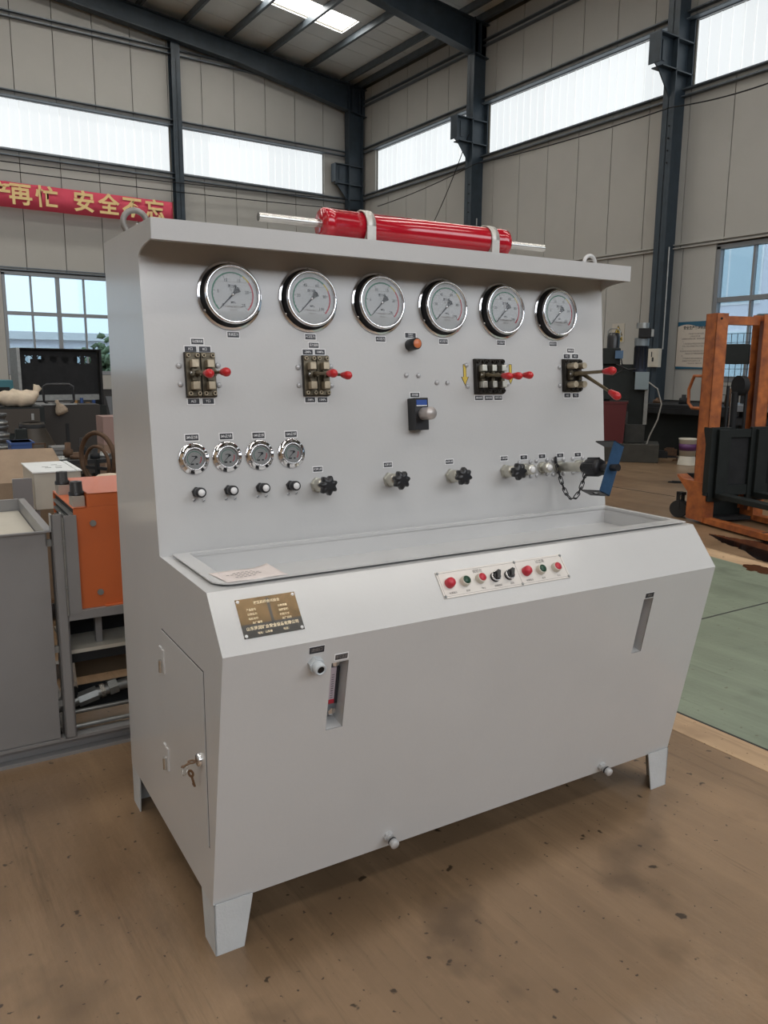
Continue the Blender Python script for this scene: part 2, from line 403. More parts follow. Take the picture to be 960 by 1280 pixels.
def sash_window(F, u0, u1, cols, z0=Z1, z1=Z2, mid=2.86, panes=True):
    WIN_N[0] += 1
    fr = MB(); t = .05
    fr.box((u0-.03, z0-.05, -.10), (u1+.03, z0+t, .05)); fr.box((u0-.03, z1-t, -.10), (u1+.03, z1+.03, .03))
    fr.box((u0-.03, z0, -.10), (u0+t, z1, .03)); fr.box((u1-t, z0, -.10), (u1+.03, z1, .03))
    win = struct(fr.build('window_%d' % WIN_N[0], ALU, None, F))
    MB().box((u0, mid-.045, -.09), (u1, mid+.045, .01)).build('transom', ALU, win)
    for i in range(1, cols):
        u = u0+(u1-u0)*i/cols; t2 = .05 if i % 2 == 0 else .022
        MB().box((u-t2, z0, -.08), (u+t2, z1, 0)).build('mullion', ALU, win)
    for i in range(cols):
        a, b = u0+(u1-u0)*i/cols, u0+(u1-u0)*(i+1)/cols
        for c, d in ((z0+t, mid-.045), (mid+.045, z1-t)):
            MB().box((a+.02, c, -.055), (b-.02, d, -.05)).build('pane', GLASS, win)
    return win
def panels(wall, F, u0, u1, z0, z1, pitch, off=0., top=None, thick=.05):
    n = math.ceil((u1-u0-off)/pitch) + (1 if off else 0); u = u0 + (off - pitch if off else 0)
    for i in range(n):
        a, b = max(u0, u+pitch*i)+.009, min(u1, u+pitch*(i+1))-.009
        if b-a < .05: continue
        def mk():
            if top: return MB().prism([(a-a, 0), (b-a, 0), (b-a, top(b)-z0), (0, top(a)-z0)], 0, thick).mesh('wall_panel', WALLP)
            return MB().box((0, 0, 0), (b-a, z1-z0, thick)).mesh('wall_panel', WALLP)
        me = mk() if top else shared(('wp', round(b-a, 3), round(z1-z0, 3)), mk)
        link('wall_panel', me, wall, F @ T(a, z0, 0))
def rail(wall, F, u0, u1, z, h=.16, dpt=.13, m=None):
    mb = MB().box((u0, z-h/2, 0), (u1, z-h/2+.025, dpt)).box((u0, z+h/2-.025, 0), (u1, z+h/2, dpt)).box((u0, z-h/2, 0), (u1, z+h/2, .02))
    mb.build('wall_rail', m or RAIL, wall, F)
PB = .952
# ---- gable wall behind (left in the picture)
F_B = wall_frame('back')
bl = onb(7, 400).x; bpx = [onb(px, 380).x for px in (36.5, 72.5, 106, 140)]
cw = (bpx[2]-bl)/3
win_b = (bl, bl+cw*8)
sb = [(-10.0, -4.6), (-4.4, 1.3), (1.55, onb(212, 180).x), (onb(223, 180).x, onb(404, 215).x)]
openB = [(win_b[0], win_b[1], Z1, Z2), (-7.5, -2.5, Z1, Z2)] + [(s0, s1, Z3, Z4) for s0, s1 in sb]
wall_back = struct(wall_core('x', XL, XR, openB, True).build('wall_back', WALLC, None, F_B @ T(0, 0, -TH)))
IB = T(0, 0, TH)
off_b = (onb(257, 300).x - XL) % PB
for z0, z1 in ((Z2+.06, Z3-.02),): panels(wall_back, IB, -1.5, XR, z0, z1, PB, (onb(257, 300).x+1.5) % PB)
panels(wall_back, IB, -1.5, win_b[0]-.03, .95, Z2+.06, PB); panels(wall_back, IB, win_b[1]+.03, XR, .95, Z2+.06, PB)
panels(wall_back, IB, win_b[0]-.03, win_b[1]+.03, .95, Z1-.06, PB)
panels(wall_back, IB, -1.5, XR, Z4+.02, 10, PB, (onb(257, 300).x+1.5) % PB, top=lambda u: roof_z(u)-.05)
panels(wall_back, IB, sb[3][1], XR, Z3-.02, Z4+.02, 1.6)
for z in (Z3-.10, Z4+.06, 9.78): rail(wall_back, IB, -2, XR-.5, z, .15, .16)
rail(wall_back, IB, -2, XR-.5, Z2+.1, .08, .08)
MB().box((-2, 0, 0), (XR, .93, .09)).build('plinth', PLINTH, wall_back, IB)
for s0, s1 in sb: strip_window(F_B, s0, s1, Z3, Z4, .93)
sash_window(F_B, win_b[0], win_b[1], 8); sash_window(F_B, -7.5, -2.5, 8)
# ---- eave wall on the right
F_R = wall_frame('right')
ys = {k: onr(*v).y for k, v in dict(c1=(595, 200), c2=(840, 200)).items()}
CY1, CY2 = onr(596, 200, XR-.25).y, onr(842, 200, XR-.25).y
BAY = CY1-CY2
fy = [CY2-BAY*k for k in range(-2, 4)]                      # frame lines along y
sr = [(onr(471, 215).y, CY1+.14), (CY1-.14, CY2+.14)] + [(fy[k]-.14, fy[k+1]+.14) for k in range(2, 5)]
wy1 = onr(897, 340).y; wcol = wy1 - onr(941, 340).y
win_r = (wy1, wy1-wcol*4)
openR = [(-win_r[0], -win_r[1], Z1, Z2)] + [(-s0, -s1, Z3+.1, Z4+.1) for s0, s1 in sr]
for k in (3, 4): openR.append((-(fy[k]-1.2), -(fy[k]-5), Z1, Z2))
wall_right = struct(wall_core('y', -YB, -YF, openR, False).build('wall_right', WALLC, None, F_R @ T(0, 0, -TH)))
PRp = .935
offr = (-onr(722, 250).y + YB) % PRp
panels(wall_right, IB, -YB, -fy[3], Z2+.06, Z3+.08, PRp, offr)
panels(wall_right, IB, -YB, -win_r[0]-.03, .95, Z2+.06, PRp, (-onr(803, 380).y + YB) % PRp)
panels(wall_right, IB, -win_r[0]-.03, -win_r[1]+.03, .95, Z1-.06, PRp)
panels(wall_right, IB, -win_r[1]+.03, -fy[3], .95, Z2+.06, PRp)
panels(wall_right, IB, -YB, -fy[3], Z4+.12, 9.9, PRp, offr)
panels(wall_right, IB, -YB, -sr[0][0], Z3+.08, Z4+.12, 1.2)
for z in (Z3, Z4+.16, 9.45): rail(wall_right, IB, -YB+.4, -fy[3], z, .15, .16)
rail(wall_right, IB, -YB, -fy[3], Z2+.1, .09, .1, WALLP)
MB().box((-YB, 0, 0), (-fy[3], .93, .09)).build('plinth', PLINTH, wall_right, IB)
for s0, s1 in sr: strip_window(F_R, -s0, -s1, Z3+.1, Z4+.1, .93)
sash_window(F_R, -win_r[0], -win_r[1], 4)
for k in (3, 4): sash_window(F_R, -(fy[k]-1.2), -(fy[k]-5), 4)
# ---- the walls behind the camera
F_F = wall_frame('front')
winF = []
openF = [(-BAND[1], -BAND[0], BAND[2], BAND[3])] + [(a, b, Z1, Z2) for a, b in winF]
struct(wall_core('x', -XR, -XL, openF, True).build('wall_front', WALLN, None, F_F @ T(0, 0, -TH)))
for a, b in winF: sash_window(F_F, a, b, 4)
F_L = wall_frame('left')
openL = [(y0, y0+5, za, zb) for y0 in (-2, 4, 10) for za, zb in ((Z1, Z2), (Z3, Z4))]
struct(wall_core('y', YF, YB, openL, False).build('wall_left', WALLW, None, F_L @ T(0, 0, -TH)))
for y0 in (-2, 4, 10):
    strip_window(F_L, y0, y0+5, Z3, Z4, 1.0, False); sash_window(F_L, y0, y0+5, 6)

# ---- roof: sheets, purlins, skylight sheets as parts of the ceiling
ceil = MB()
sl_y0, sl_y1 = 17.05, 17.9
sky_bands = [(sl_y0 - BAY*k, sl_y1 - BAY*k) for k in range(5)]
SKX = (RX+1.2, 11.05)
cuts = sorted(sky_bands)
ys_ = [YF-.3] + [v for bnd in cuts for v in bnd] + [YB+.3]
nslope = {}
for side in (0, 1):
    xe, xr_ = (XR+.3, RX) if side == 0 else (XL-.3, RX)
    ze, zr = (10.05-.0315, roof_z(RX))
    for i in range(0, len(ys_), 2):
        y0, y1 = ys_[i], ys_[i+1]
        ceil.add([(xe, y0, ze+.02), (xr_, y0, zr+.02), (xr_, y1, zr+.02), (xe, y1, ze+.02), (xe, y0, ze+.14), (xr_, y0, zr+.14), (xr_, y1, zr+.14), (xe, y1, ze+.14)],
                 [(0,1,2,3), (7,6,5,4), (0,4,5,1), (1,5,6,2), (2,6,7,3), (3,7,4,0)])
    for y0, y1 in cuts:                                     # above and below each skylight
        for xa, xb in ((xe, SKX[1] if side == 0 else 2*RX-SKX[1]), (SKX[0] if side == 0 else 2*RX-SKX[0], xr_)):
            za, zb = roof_z(xa), roof_z(xb)
            ceil.add([(xa, y0, za+.02), (xb, y0, zb+.02), (xb, y1, zb+.02), (xa, y1, za+.02), (xa, y0, za+.14), (xb, y0, zb+.14), (xb, y1, zb+.14), (xa, y1, za+.14)],
                     [(0,1,2,3), (7,6,5,4), (0,4,5,1), (1,5,6,2), (2,6,7,3), (3,7,4,0)])
ceiling = struct(ceil.build('ceiling', WALLC))
slope = math.atan(.105)
def on_roof(x, y, dz=0): return Matrix.Translation((x, y, roof_z(x)+dz)) @ RYm(slope if x >= RX else -slope)
RP = .97
yk = YB-.02
bands = []
while yk > -4:                                              # roof sheets run from eave to ridge, joints seen from below
    nxt = yk-RP
    hitb = [bd for bd in cuts if bd[1] > nxt+.05 and bd[0] < yk-.05]
    bands.append((nxt, yk)); yk = nxt
Lx = (XR-RX)/math.cos(slope)
def roof_panel(y0, y1, x0, x1):
    l = (x1-x0)/math.cos(slope)
    me = MB().box((0, .008, -.03), (l, y1-y0-.008, 0)).mesh('roof_panel', ROOFP)
    link('roof_panel', me, ceiling, on_roof(x0, y0, .018))
for y0, y1 in bands:
    segs = [(y0, y1)]
    for c0, c1 in cuts:
        if c1 > y0 and c0 < y1:
            new = []
            if c0 > y0+.06: new.append((y0, c0))
            if c1 < y1-.06: new.append((c1, y1))
            roof_panel(max(y0, c0), min(y1, c1), SKX[1], XR)
            segs = new
    for s0, s1 in segs: roof_panel(s0, s1, RX, XR)
for y0, y1 in cuts:
    for side in (0, 1):
        x0, x1 = (SKX[0], SKX[1]) if side == 0 else (2*RX-SKX[0], 2*RX-SKX[1])
        n = 4
        for i in range(n):
            xa, xb = x0+(x1-x0)*i/n, x0+(x1-x0)*(i+1)/n
            s_ = MB().add([(xa, y0, roof_z(xa)+.06), (xb, y0, roof_z(xb)+.06), (xb, y1, roof_z(xb)+.06), (xa, y1, roof_z(xa)+.06)], [(0, 1, 2, 3) if side == 0 else (3, 2, 1, 0)])
            s_.build('skylight_sheet', SKYL, ceiling)
px_x = [13.0, 12.5, 11.27, 10.0, 8.8, 7.6, 6.4, 5.2, 4.0, 2.8, 1.6]
for x in px_x:
    me = shared('purlin', lambda: MB().box((-.035, YF+.1, -.20), (.035, YB-.1, -.175)).box((-.035, YF+.1, -.20), (-.012, YB-.1, -.02)).box((-.035, YF+.1, -.04), (.035, YB-.1, -.02)).mesh('purlin', RAIL))
    link('purlin', me, ceiling, Matrix.Translation((x, 0, roof_z(x))) @ RYm(slope))
for x in (-.3, -2.7, -5.1, -7.5, -9.9): link('purlin', CACHE['purlin'], ceiling, Matrix.Translation((x, 0, roof_z(x))) @ RYm(-slope))

# ---- portal frames: H columns with crane corbels, tapered rafters
def column_part(mb, h, dpt=.50, fw=.26, t=.022):
    mb.box((-dpt/2, -fw/2, 0), (-dpt/2+t, fw/2, h)); mb.box((dpt/2-t, -fw/2, 0), (dpt/2, fw/2, h)); mb.box((-dpt/2, -.008, 0), (dpt/2, .008, h))
def frame_column(x, y, h, label, corbel=True, grp=None):
    r = root('steel_column', label, 'column', (x, y, 0), 0, grp)
    mb = MB(); column_part(mb, h); mb.build('post', DSTEEL, r)
    MB().box((-.32, -.2, 0), (.32, .2, .03)).build('base_plate', DSTEEL, r)
    cz = 7.62
    for z in (cz-.55, cz): MB().box((-.25, -.13, z-.012), (.25, .13, z+.012)).build('stiffener', DSTEEL, r)
    if corbel:
        M = RXm(PI/2)
        mb = MB().prism([(-.25, cz), (-.72, cz), (-.72, cz-.50), (-.62, cz-.56), (-.25, cz-1.0)], -.012, .012, 0, M)
        mb.box((-.74, -.13, cz), (-.25, .13, cz+.02)).box((-.74, -.13, cz-.5), (-.72, .13, cz)).box((-.64, -.13, cz-.55), (-.25, .13, cz-.53))
        mb.build('corbel', DSTEEL, r)
        for dz in (.0,): MB().box((-.55, -.03, cz-.42), (-.47, .03, cz-.06)).build('corbel_rib', DSTEEL, r)
    for k in range(4):
        MB().cyl((-.26, -.06, 6.1-k*.22), (-.28, -.06, 6.1-k*.22), .016, n=8).build('bolt', BLKST, r)
    return r
cx = XR-.27
names = ['by the strip windows in the corner', 'carrying a crane corbel next to the red cylinder', 'dark with a conduit and meter box beside the poster']
labs = ['dark steel H column with crane corbel and no box on it, mid-wall under a rafter',
        'dark steel H column with white conduit and small switch box, beside the poster']
colA = frame_column(cx, CY1, roof_z(cx)-.15, labs[0])
colB = frame_column(cx, CY2, roof_z(cx)-.15, labs[1])
MB().tube([(-.12, -.14, 3.9), (-.12, -.145, 2.55), (-.12, -.145, 1.95)], .018, 8).build('conduit', GALV, colB)
MB().tube([(-.05, -.14, 5.3), (-.05, -.145, 3.6)], .018, 8).build('conduit', GALV, colA)
for k in (3, 4, 5):
    frame_column(cx, fy[k], roof_z(cx)-.15, 'dark steel H column further along the window wall', True, 'columns past the frame edge')
corner = frame_column(XR-.42, YB-.32, roof_z(XR-.4)-.15, 'dark steel corner column where the two walls meet')
gx = (onb(213, 160).x+onb(222, 160).x)/2
gc = root('steel_column', 'slim dark wind column on the gable wall beside the red banner', 'column', (gx, YB-.18, 0))
mb = MB(); column_part(mb, roof_z(gx)-.2, .26, .24, .016); mb.build('post', DSTEEL, gc, RZ(PI/2))
MB().box((-.14, -.16, 0), (.14, .16, .025)).build('base_plate', DSTEEL, gc)
def rafter(y, label, grp=None):
    r = root('roof_rafter', label, 'roof beam', (XR-.05, y, 0), 0, grp)
    for nm, x0, x1, d0, d1 in (('haunch', 0, -4.2, .78, .50), ('beam', -4.2, -(XR-.05-RX), .50, .50)):
        za, zb = roof_z(XR-.05+x0)-.21, roof_z(XR-.05+x1)-.21
        mb = MB(); t = .02; w = .13
        def fl_(z0, z1, off0, off1):
            mb.add([(x0, -w, z0+off0), (x1, -w, z1+off0), (x1, w, z1+off0), (x0, w, z0+off0), (x0, -w, z0+off1), (x1, -w, z1+off1), (x1, w, z1+off1), (x0, w, z0+off1)],
                   [(3,2,1,0), (4,5,6,7), (0,1,5,4), (1,2,6,5), (2,3,7,6), (3,0,4,7)])
        fl_(za, zb, -t, 0)
        fl_(za-d0, zb-d1, 0, t)
        mb.add([(x0, -.008, za), (x1, -.008, zb), (x1, -.008, zb-d1), (x0, -.008, za-d0), (x0, .008, za), (x1, .008, zb), (x1, .008, zb-d1), (x0, .008, za-d0)],
               [(0,1,2,3), (7,6,5,4), (0,4,5,1), (3,2,6,7)])
        mb.build(nm, DSTEEL, r)
    for xs in (-.25, -.5): MB().box((xs-.01, -.12, roof_z(XR+xs)-.95), (xs+.01, .12, roof_z(XR+xs)-.23)).build('stiffener', DSTEEL, r)
    return r
rafter(YB-.34, 'dark steel rafter running along the top of the gable wall')
rafter(CY1, 'dark steel rafter springing from the corbelled column at the middle of the window wall')
for k in (2, 3, 4, 5): rafter(fy[k], 'dark steel roof rafter overhead past the frame edge', 'rafters overhead')

# overhead cables strung along the walls
def cable(pts, label, r=.012, m=None, cat='cable', grp=None):
    return tag(MB().tube(pts, r, 6).build('wall_cable', m or BLKST), label, cat, grp)
def sagline(a, b, sag=.06, n=12): return [a.lerp(b, k/n) + Vector((0, 0, -sag*4*(k/n)*(1-k/n))) for k in range(n+1)]
cable(sagline(onb(0, 201, YB-.35), onb(462, 252, YB-.35)), 'upper of two thin cables strung along the gable wall above the banner')
cable(sagline(onb(0, 212, YB-.35), onb(462, 264, YB-.35)), 'lower of two thin cables strung along the gable wall above the banner')
cable(sagline(onr(472, 258, XR-.6), onr(594, 205, XR-.6)) + sagline(onr(596, 204.5, XR-.6), onr(836, 135, XR-.6)) + sagline(onr(840, 134, XR-.6), onr(985, 95, XR-.6)), 'thin cable strung along the window wall under the strip windows')
cable(sagline(onr(586, 168, XR-.6), onr(536, 290, XR-.6), .12), 'thin wire hanging slantwise off the crane corbel')

# ================================================================== THE TEST BENCH
W = 1.7262
zA, yB_, zB_, yC, zC, yD, zD = .856, .1365, .1398, .101, .984, .5056, .988
yF, zFt, zFb, yE, zE, yR, zR = .4502, 1.8729, 1.8235, .5849, 1.7925, 1.0, 1.880
bench = root('hydraulic_test_bench', 'light grey steel hydraulic test bench with pressure gauges, lever valves and drip tray', 'test bench', (0, 0, 0), -math.radians(PHI))
PAN = frame((0, .5056, .9914), (1, 0, 0), (0, yE-.5056, zE-.9914))
SLO = frame((0, 0, zA), (1, 0, 0), (0, yC, zC-zA))
FRO = frame((0, yB_, zB_), (1, 0, 0), (0, -yB_, zA-zB_))
SID = frame((0, 0, 0), (0, -1, 0), (0, 0, 1))
def pan(px, py):
    m = mpl(px, py, .5056, .9914, yE, zE); return m.x, math.hypot(m.y-.5056, m.z-.9914)
def slo(px, py):
    m = mpl(px, py, 0, zA, yC, zC); return m.x, math.hypot(m.y, m.z-zA)
def fro(px, py):
    m = mpl(px, py, yB_, zB_, 0, zA); return m.x, math.hypot(m.y-yB_, m.z-zB_)
def at(Fm, uv, n=0, rot=0): return Fm @ T(uv[0], uv[1], n) @ RZ(rot)
# --- shell
arc = [(yE - (yE-yF)*(1-math.cos(t*PI/2/8)), zE + (zFb-zE)*math.sin(t*PI/2/8)) for t in range(0, 9)]
prof = [(yB_, zB_), (1.0, zB_), (1.0, zR), (yF, zFt)] + arc[::-1] + [(yD, zD), (yC, zC), (0, zA)]
SM = frame((0, 0, 0), (0, 1, 0), (0, 0, 1))                # xy of the prism = (y, z), n = +x
for x0 in (0, W-.004):
    MB().prism(prof, 0, .004, 0, T(x0, 0, 0) @ SM).build('side_panel', GREY, bench)
FH = math.hypot(yB_, zA-zB_)
s1 = (fro(414.5, 830)[0], fro(436, 825)[0]); s2 = (fro(805, 750)[0], fro(816.7, 747.7)[0])
t0, t1 = fro(428, 907)[1]-.002, fro(425, 827)[1]
mb = MB(); xs = [.004, s1[0], s1[1], s2[0], s2[1], W-.004]; ts = [0, t0, t1, FH]
grid = [(x, t, 0) for t in ts for x in xs]; fs = []
for j in range(3):
    for i in range(5):
        if j == 1 and i in (1, 3): continue
        k = j*6+i; fs.append((k, k+1, k+7, k+6))
mb.add(grid, fs)
fp = mb.build('front_panel', GREY, bench, FRO)
so = fp.modifiers.new('sheet', 'SOLIDIFY'); so.thickness = .003; so.offset = -1
MB().box((.004, 0, -.003), (W-.004, math.hypot(yC, zC-zA), 0)).build('sloped_panel', GREY, bench, SLO)
MB().box((0, -.02, -.003), (W-.004, math.hypot(yE-.5056, zE-.9914)+.09, 0)).build('back_panel', GREY, bench, PAN @ T(.002, 0, 0))
MB().box((.004, .996, zB_), (W-.004, 1.0, zR)).build('rear_panel', GREY, bench)
MB().box((.004, yB_, zB_), (W-.004, .996, zB_+.004)).build('bottom_panel', BLKST, bench)
mb = MB().add([(0, yF, zFt), (W, yF, zFt), (W, 1.0, zR), (0, 1.0, zR), (0, yF, zFt+.003), (W, yF, zFt+.003), (W, 1.0, zR+.003), (0, 1.0, zR+.003)],
              [(3,2,1,0), (4,5,6,7), (0,1,5,4), (1,2,6,5), (2,3,7,6), (3,0,4,7)])
mb.build('canopy_roof', GREY, bench)
MB().box((0, yF-.003, zFb), (W, yF, zFt+.003)).box((0, yF, zFb), (W, yF+.02, zFb+.003)).build('canopy_lip', GREY, bench)
MB().box((.10, .42, .02), (W-.10, .95, zB_)).build('sump_tank', BLKST, bench)
# --- worktop with a tray let into it
ty0, ty1, tx0, tx1 = .165, .475, .075, 1.692
mb = MB().box((.004, yC, zC-.003), (W-.004, ty0, zC)).box((.004, ty1, zC-.003), (W-.004, yD+.002, zC)).box((.004, ty0, zC-.003), (tx0, ty1, zC)).box((tx1, ty0, zC-.003), (W-.004, ty1, zC))
mb.build('worktop', GREY, bench)
ox0, ox1, oy0, oy1, zt = .032, 1.712, .120, .492, zC+.009
r_ = .05; out = [(ox1, oy0), (ox1, oy1), (ox0, oy1)] + [(ox0+r_-r_*math.cos(t*PI/10), oy0+r_-r_*math.sin(t*PI/10)) for t in range(6)]
n_ = len(out)
inn = [(tx1, ty0), (tx1, ty1), (tx0, ty1)] + [(tx0, ty0)]*6
vs = [(x, y, zt) for x, y in out] + [(x, y, zt) for x, y in inn] + [(x, y, zt-.003) for x, y in out] + [(x, y, zt-.062) for x, y in inn]
fs = []
for i in range(n_):
    j = (i+1) % n_
    fs.append((i, j, n_+j, n_+i)); fs.append((2*n_+j, 2*n_+i, i, j)[::-1]); fs.append((n_+i, n_+j, 3*n_+j, 3*n_+i))
    
fs.append((3*n_, 3*n_+1, 3*n_+2, 3*n_+3)[::-1])
mb = MB(); clean = []
for f in fs:
    pts_ = []; g = []
    for i in f:
        if not pts_ or tuple(vs[i]) not in pts_: pts_.append(tuple(vs[i])); g.append(i)
    if len(g) >= 3: clean.append(g)
mb.add(vs, clean).build('drip_tray', GREY, bench)
# --- legs: folded angle, wider at the top
def leg(x, y, sx, sy, label=None):
    z1 = zB_+.006; t = .004
    mb = MB()
    wf, wb, ws, wsb = .105, .078, .105, .085
    a = [(0, 0), (wb, 0), (wf, z1), (0, z1)]
    mb.prism([(p[0]*sx, p[1]) for p in a], 0, t*1.0, 0, frame((x, y, 0), (1, 0, 0), (0, 0, 1)) @ Matrix.Diagonal((1, 1, -sy, 1)))
    a = [(0, 0), (wsb, 0), (ws, z1), (0, z1)]
    mb.prism([(p[0]*sy, p[1]) for p in a], 0, t, 0, frame((x, y, 0), (0, 1, 0), (0, 0, 1)) @ Matrix.Diagonal((1, 1, sx, 1)))
    return mb.build('leg', LEGP, bench)
leg(.001, .128, 1, 1); leg(W-.006, .128, -1, 1); leg(.001, 1.0, 1, -1); leg(W-.006, 1.0, -1, -1)
# --- recessed sight slots with a level gauge
for k, (a, b) in enumerate((s1, s2)):
    dp = .06; mb = MB()
    mb.add([(a, t0, 0), (b, t0, 0), (b, t1, 0), (a, t1, 0), (a, t0, -dp), (b, t0, -dp), (b, t1, -dp), (a, t1, -dp)],
           [(0,1,5,4), (1,2,6,5), (2,3,7,6), (3,0,4,7), (4,5,6,7)])
    mb.build('sight_recess', GREY, bench, FRO)
    cxm = (a+b)/2+.010; h = t1-t0
    g = MB().box((cxm-.022, t0+.012, -dp), (cxm+.012, t1-.006, -dp+.018)).build('level_gauge', ALU, bench, FRO)
    MB().box((cxm-.012, t0+.05, -dp+.018), (cxm+.006, t1-.04, -dp+.021)).build('scale_window', (mat('level_scale', (.55, .47, .52), .3),), g)
    MB().box((cxm+.004, t0+.05, -dp+.018), (cxm+.012, t1-.04, -dp+.024)).build('float_tube', LBLK, g)
    for q in range(12): MB().box((cxm-.008, t0+.06+q*.0068, -dp+.021), (cxm-.001, t0+.0612+q*.0068, -dp+.0216)).build('scale_mark', INK, g)
    MB().box((cxm-.012, t0+.05, -dp+.021), (cxm+.006, t0+.062, -dp+.0225)).build('red_mark', SRED, g)
    for tt in (t0+.030, t1-.022): MB().cyl((cxm-.004, tt, -dp+.018), (cxm-.004, tt, -dp+.03), .011, n=6, smooth=False).build('nut', CHROME, g)
# --- access door on the side panel, hinges, lock and keys
def sid(px, py):
    c = w2m(CAM); v = w2m(ray(px, py)); p = c + v*(-c.x/v.x); return -p.y, p.z
d0, d1, e0, e1 = -.515, -.146, .305, .772
door = MB().box((d0, e0, -.002), (d1, e1, .0025)).build('access_door', GREY, bench, SID)
mb = MB(); g_ = .0035
for a, b in (((d0-g_, e0-g_), (d1+g_, e0)), ((d0-g_, e1), (d1+g_, e1+g_)), ((d0-g_, e0), (d0, e1)), ((d1, e0), (d1+g_, e1))):
    mb.box((a[0], a[1], -.0002), (b[0], b[1], .0004))
mb.build('door_gap', DARKHOLE, door)
for vv in (.683, .384):
    h = MB().box((d0-.028, vv-.034, 0), (d0-.002, vv+.034, .005)).box((d0+.003, vv-.034, .0025), (d0+.024, vv+.034, .006)).build('hinge', GREY, door)
    MB().cyl((d0, vv-.036, .008), (d0, vv+.0, .008), .007, n=10).build('hinge_pin', STEEL, h)
    MB().box((d0-.002, vv+.0, .0), (d0+.006, vv+.034, .0012)).build('hinge_gap', DARKHOLE, h)
lk = sid(251.5, 949)
lock = MB().lathe([(.017, 0), (.017, .006), (.0145, .009), (.0, .009)], 20, 0, at(Matrix.Identity(4), lk, .0025)).build('lock', CHROME, door)
def key_mesh():
    mb = MB(); bow = [(.0, .0), (.010, .004), (.013, .014), (.010, .022), (-.010, .022), (-.013, .014), (-.010, .004)]
    mb.ring([(.011, -.001), (.011, .001), (.0045, .001), (.0045, -.001)], 12, 0, Matrix.Translation((0, .013, 0)), False)
    mb.box((-.0035, -.022, -.001), (.0035, .004, .001)).box((-.0055, -.018, -.001), (-.003, -.012, .001)); return mb.mesh('key', mat('key_brass', (.20, .12, .07), .4, .6))
km = shared('key', key_mesh)
link('key', km, door, Matrix.Translation((lk[0], lk[1]-.004, .034)) @ RXm(-PI/2) @ RZ(.5))
link('key', km, door, Matrix.Translation((lk[0]-.016, lk[1]-.055, .02)) @ RYm(.5) @ RZ(.35))
MB().tube([(lk[0]+.012*math.cos(t*PI/5)-.008, lk[1]-.024+.012*math.sin(t*PI/5), .04-.006*math.sin(t*PI/5)) for t in range(10)], .0012, 5, 0, True).build('key_ring', STEEL, door)

# --- printed label plates
def label_plate(Fm, uv, w, h, s, border=.0028, n=0., tm=None, lines=None):
    me = shared(('lab', round(w, 4), round(h, 4)), lambda: MB().box((-w/2, -h/2, 0), (w/2, h/2, .0008), 0).box((-w/2+border, -h/2+border, .0008), (w/2-border, h/2-border, .0012), 1).mesh('label_plate', WHITE, LBLK))
    o = link('label_plate', me, bench, at(Fm, uv, n))
    lines = lines or [s]
    for k, ln in enumerate(lines):
        sz = (h-2*border)*.62/len(lines)*(1.05 if len(lines) > 1 else .95)
        wmax = (w-2*border)*.86; est = sum(.95 if ord(ch) > 255 else .6 for ch in ln)*sz
        link('lettering', text_mesh(ln, sz, tm or WHITE, .012, wmax if est > wmax else None), o, T(0, (len(lines)-1-2*k)*(h-2*border)/(2*len(lines))*.9, .0015))
    return o
LW, LH = .040, .0205
def P_label(px, py, s, w=LW, h=LH, **k): return label_plate(PAN, pan(px, py), w, h, s, **k)

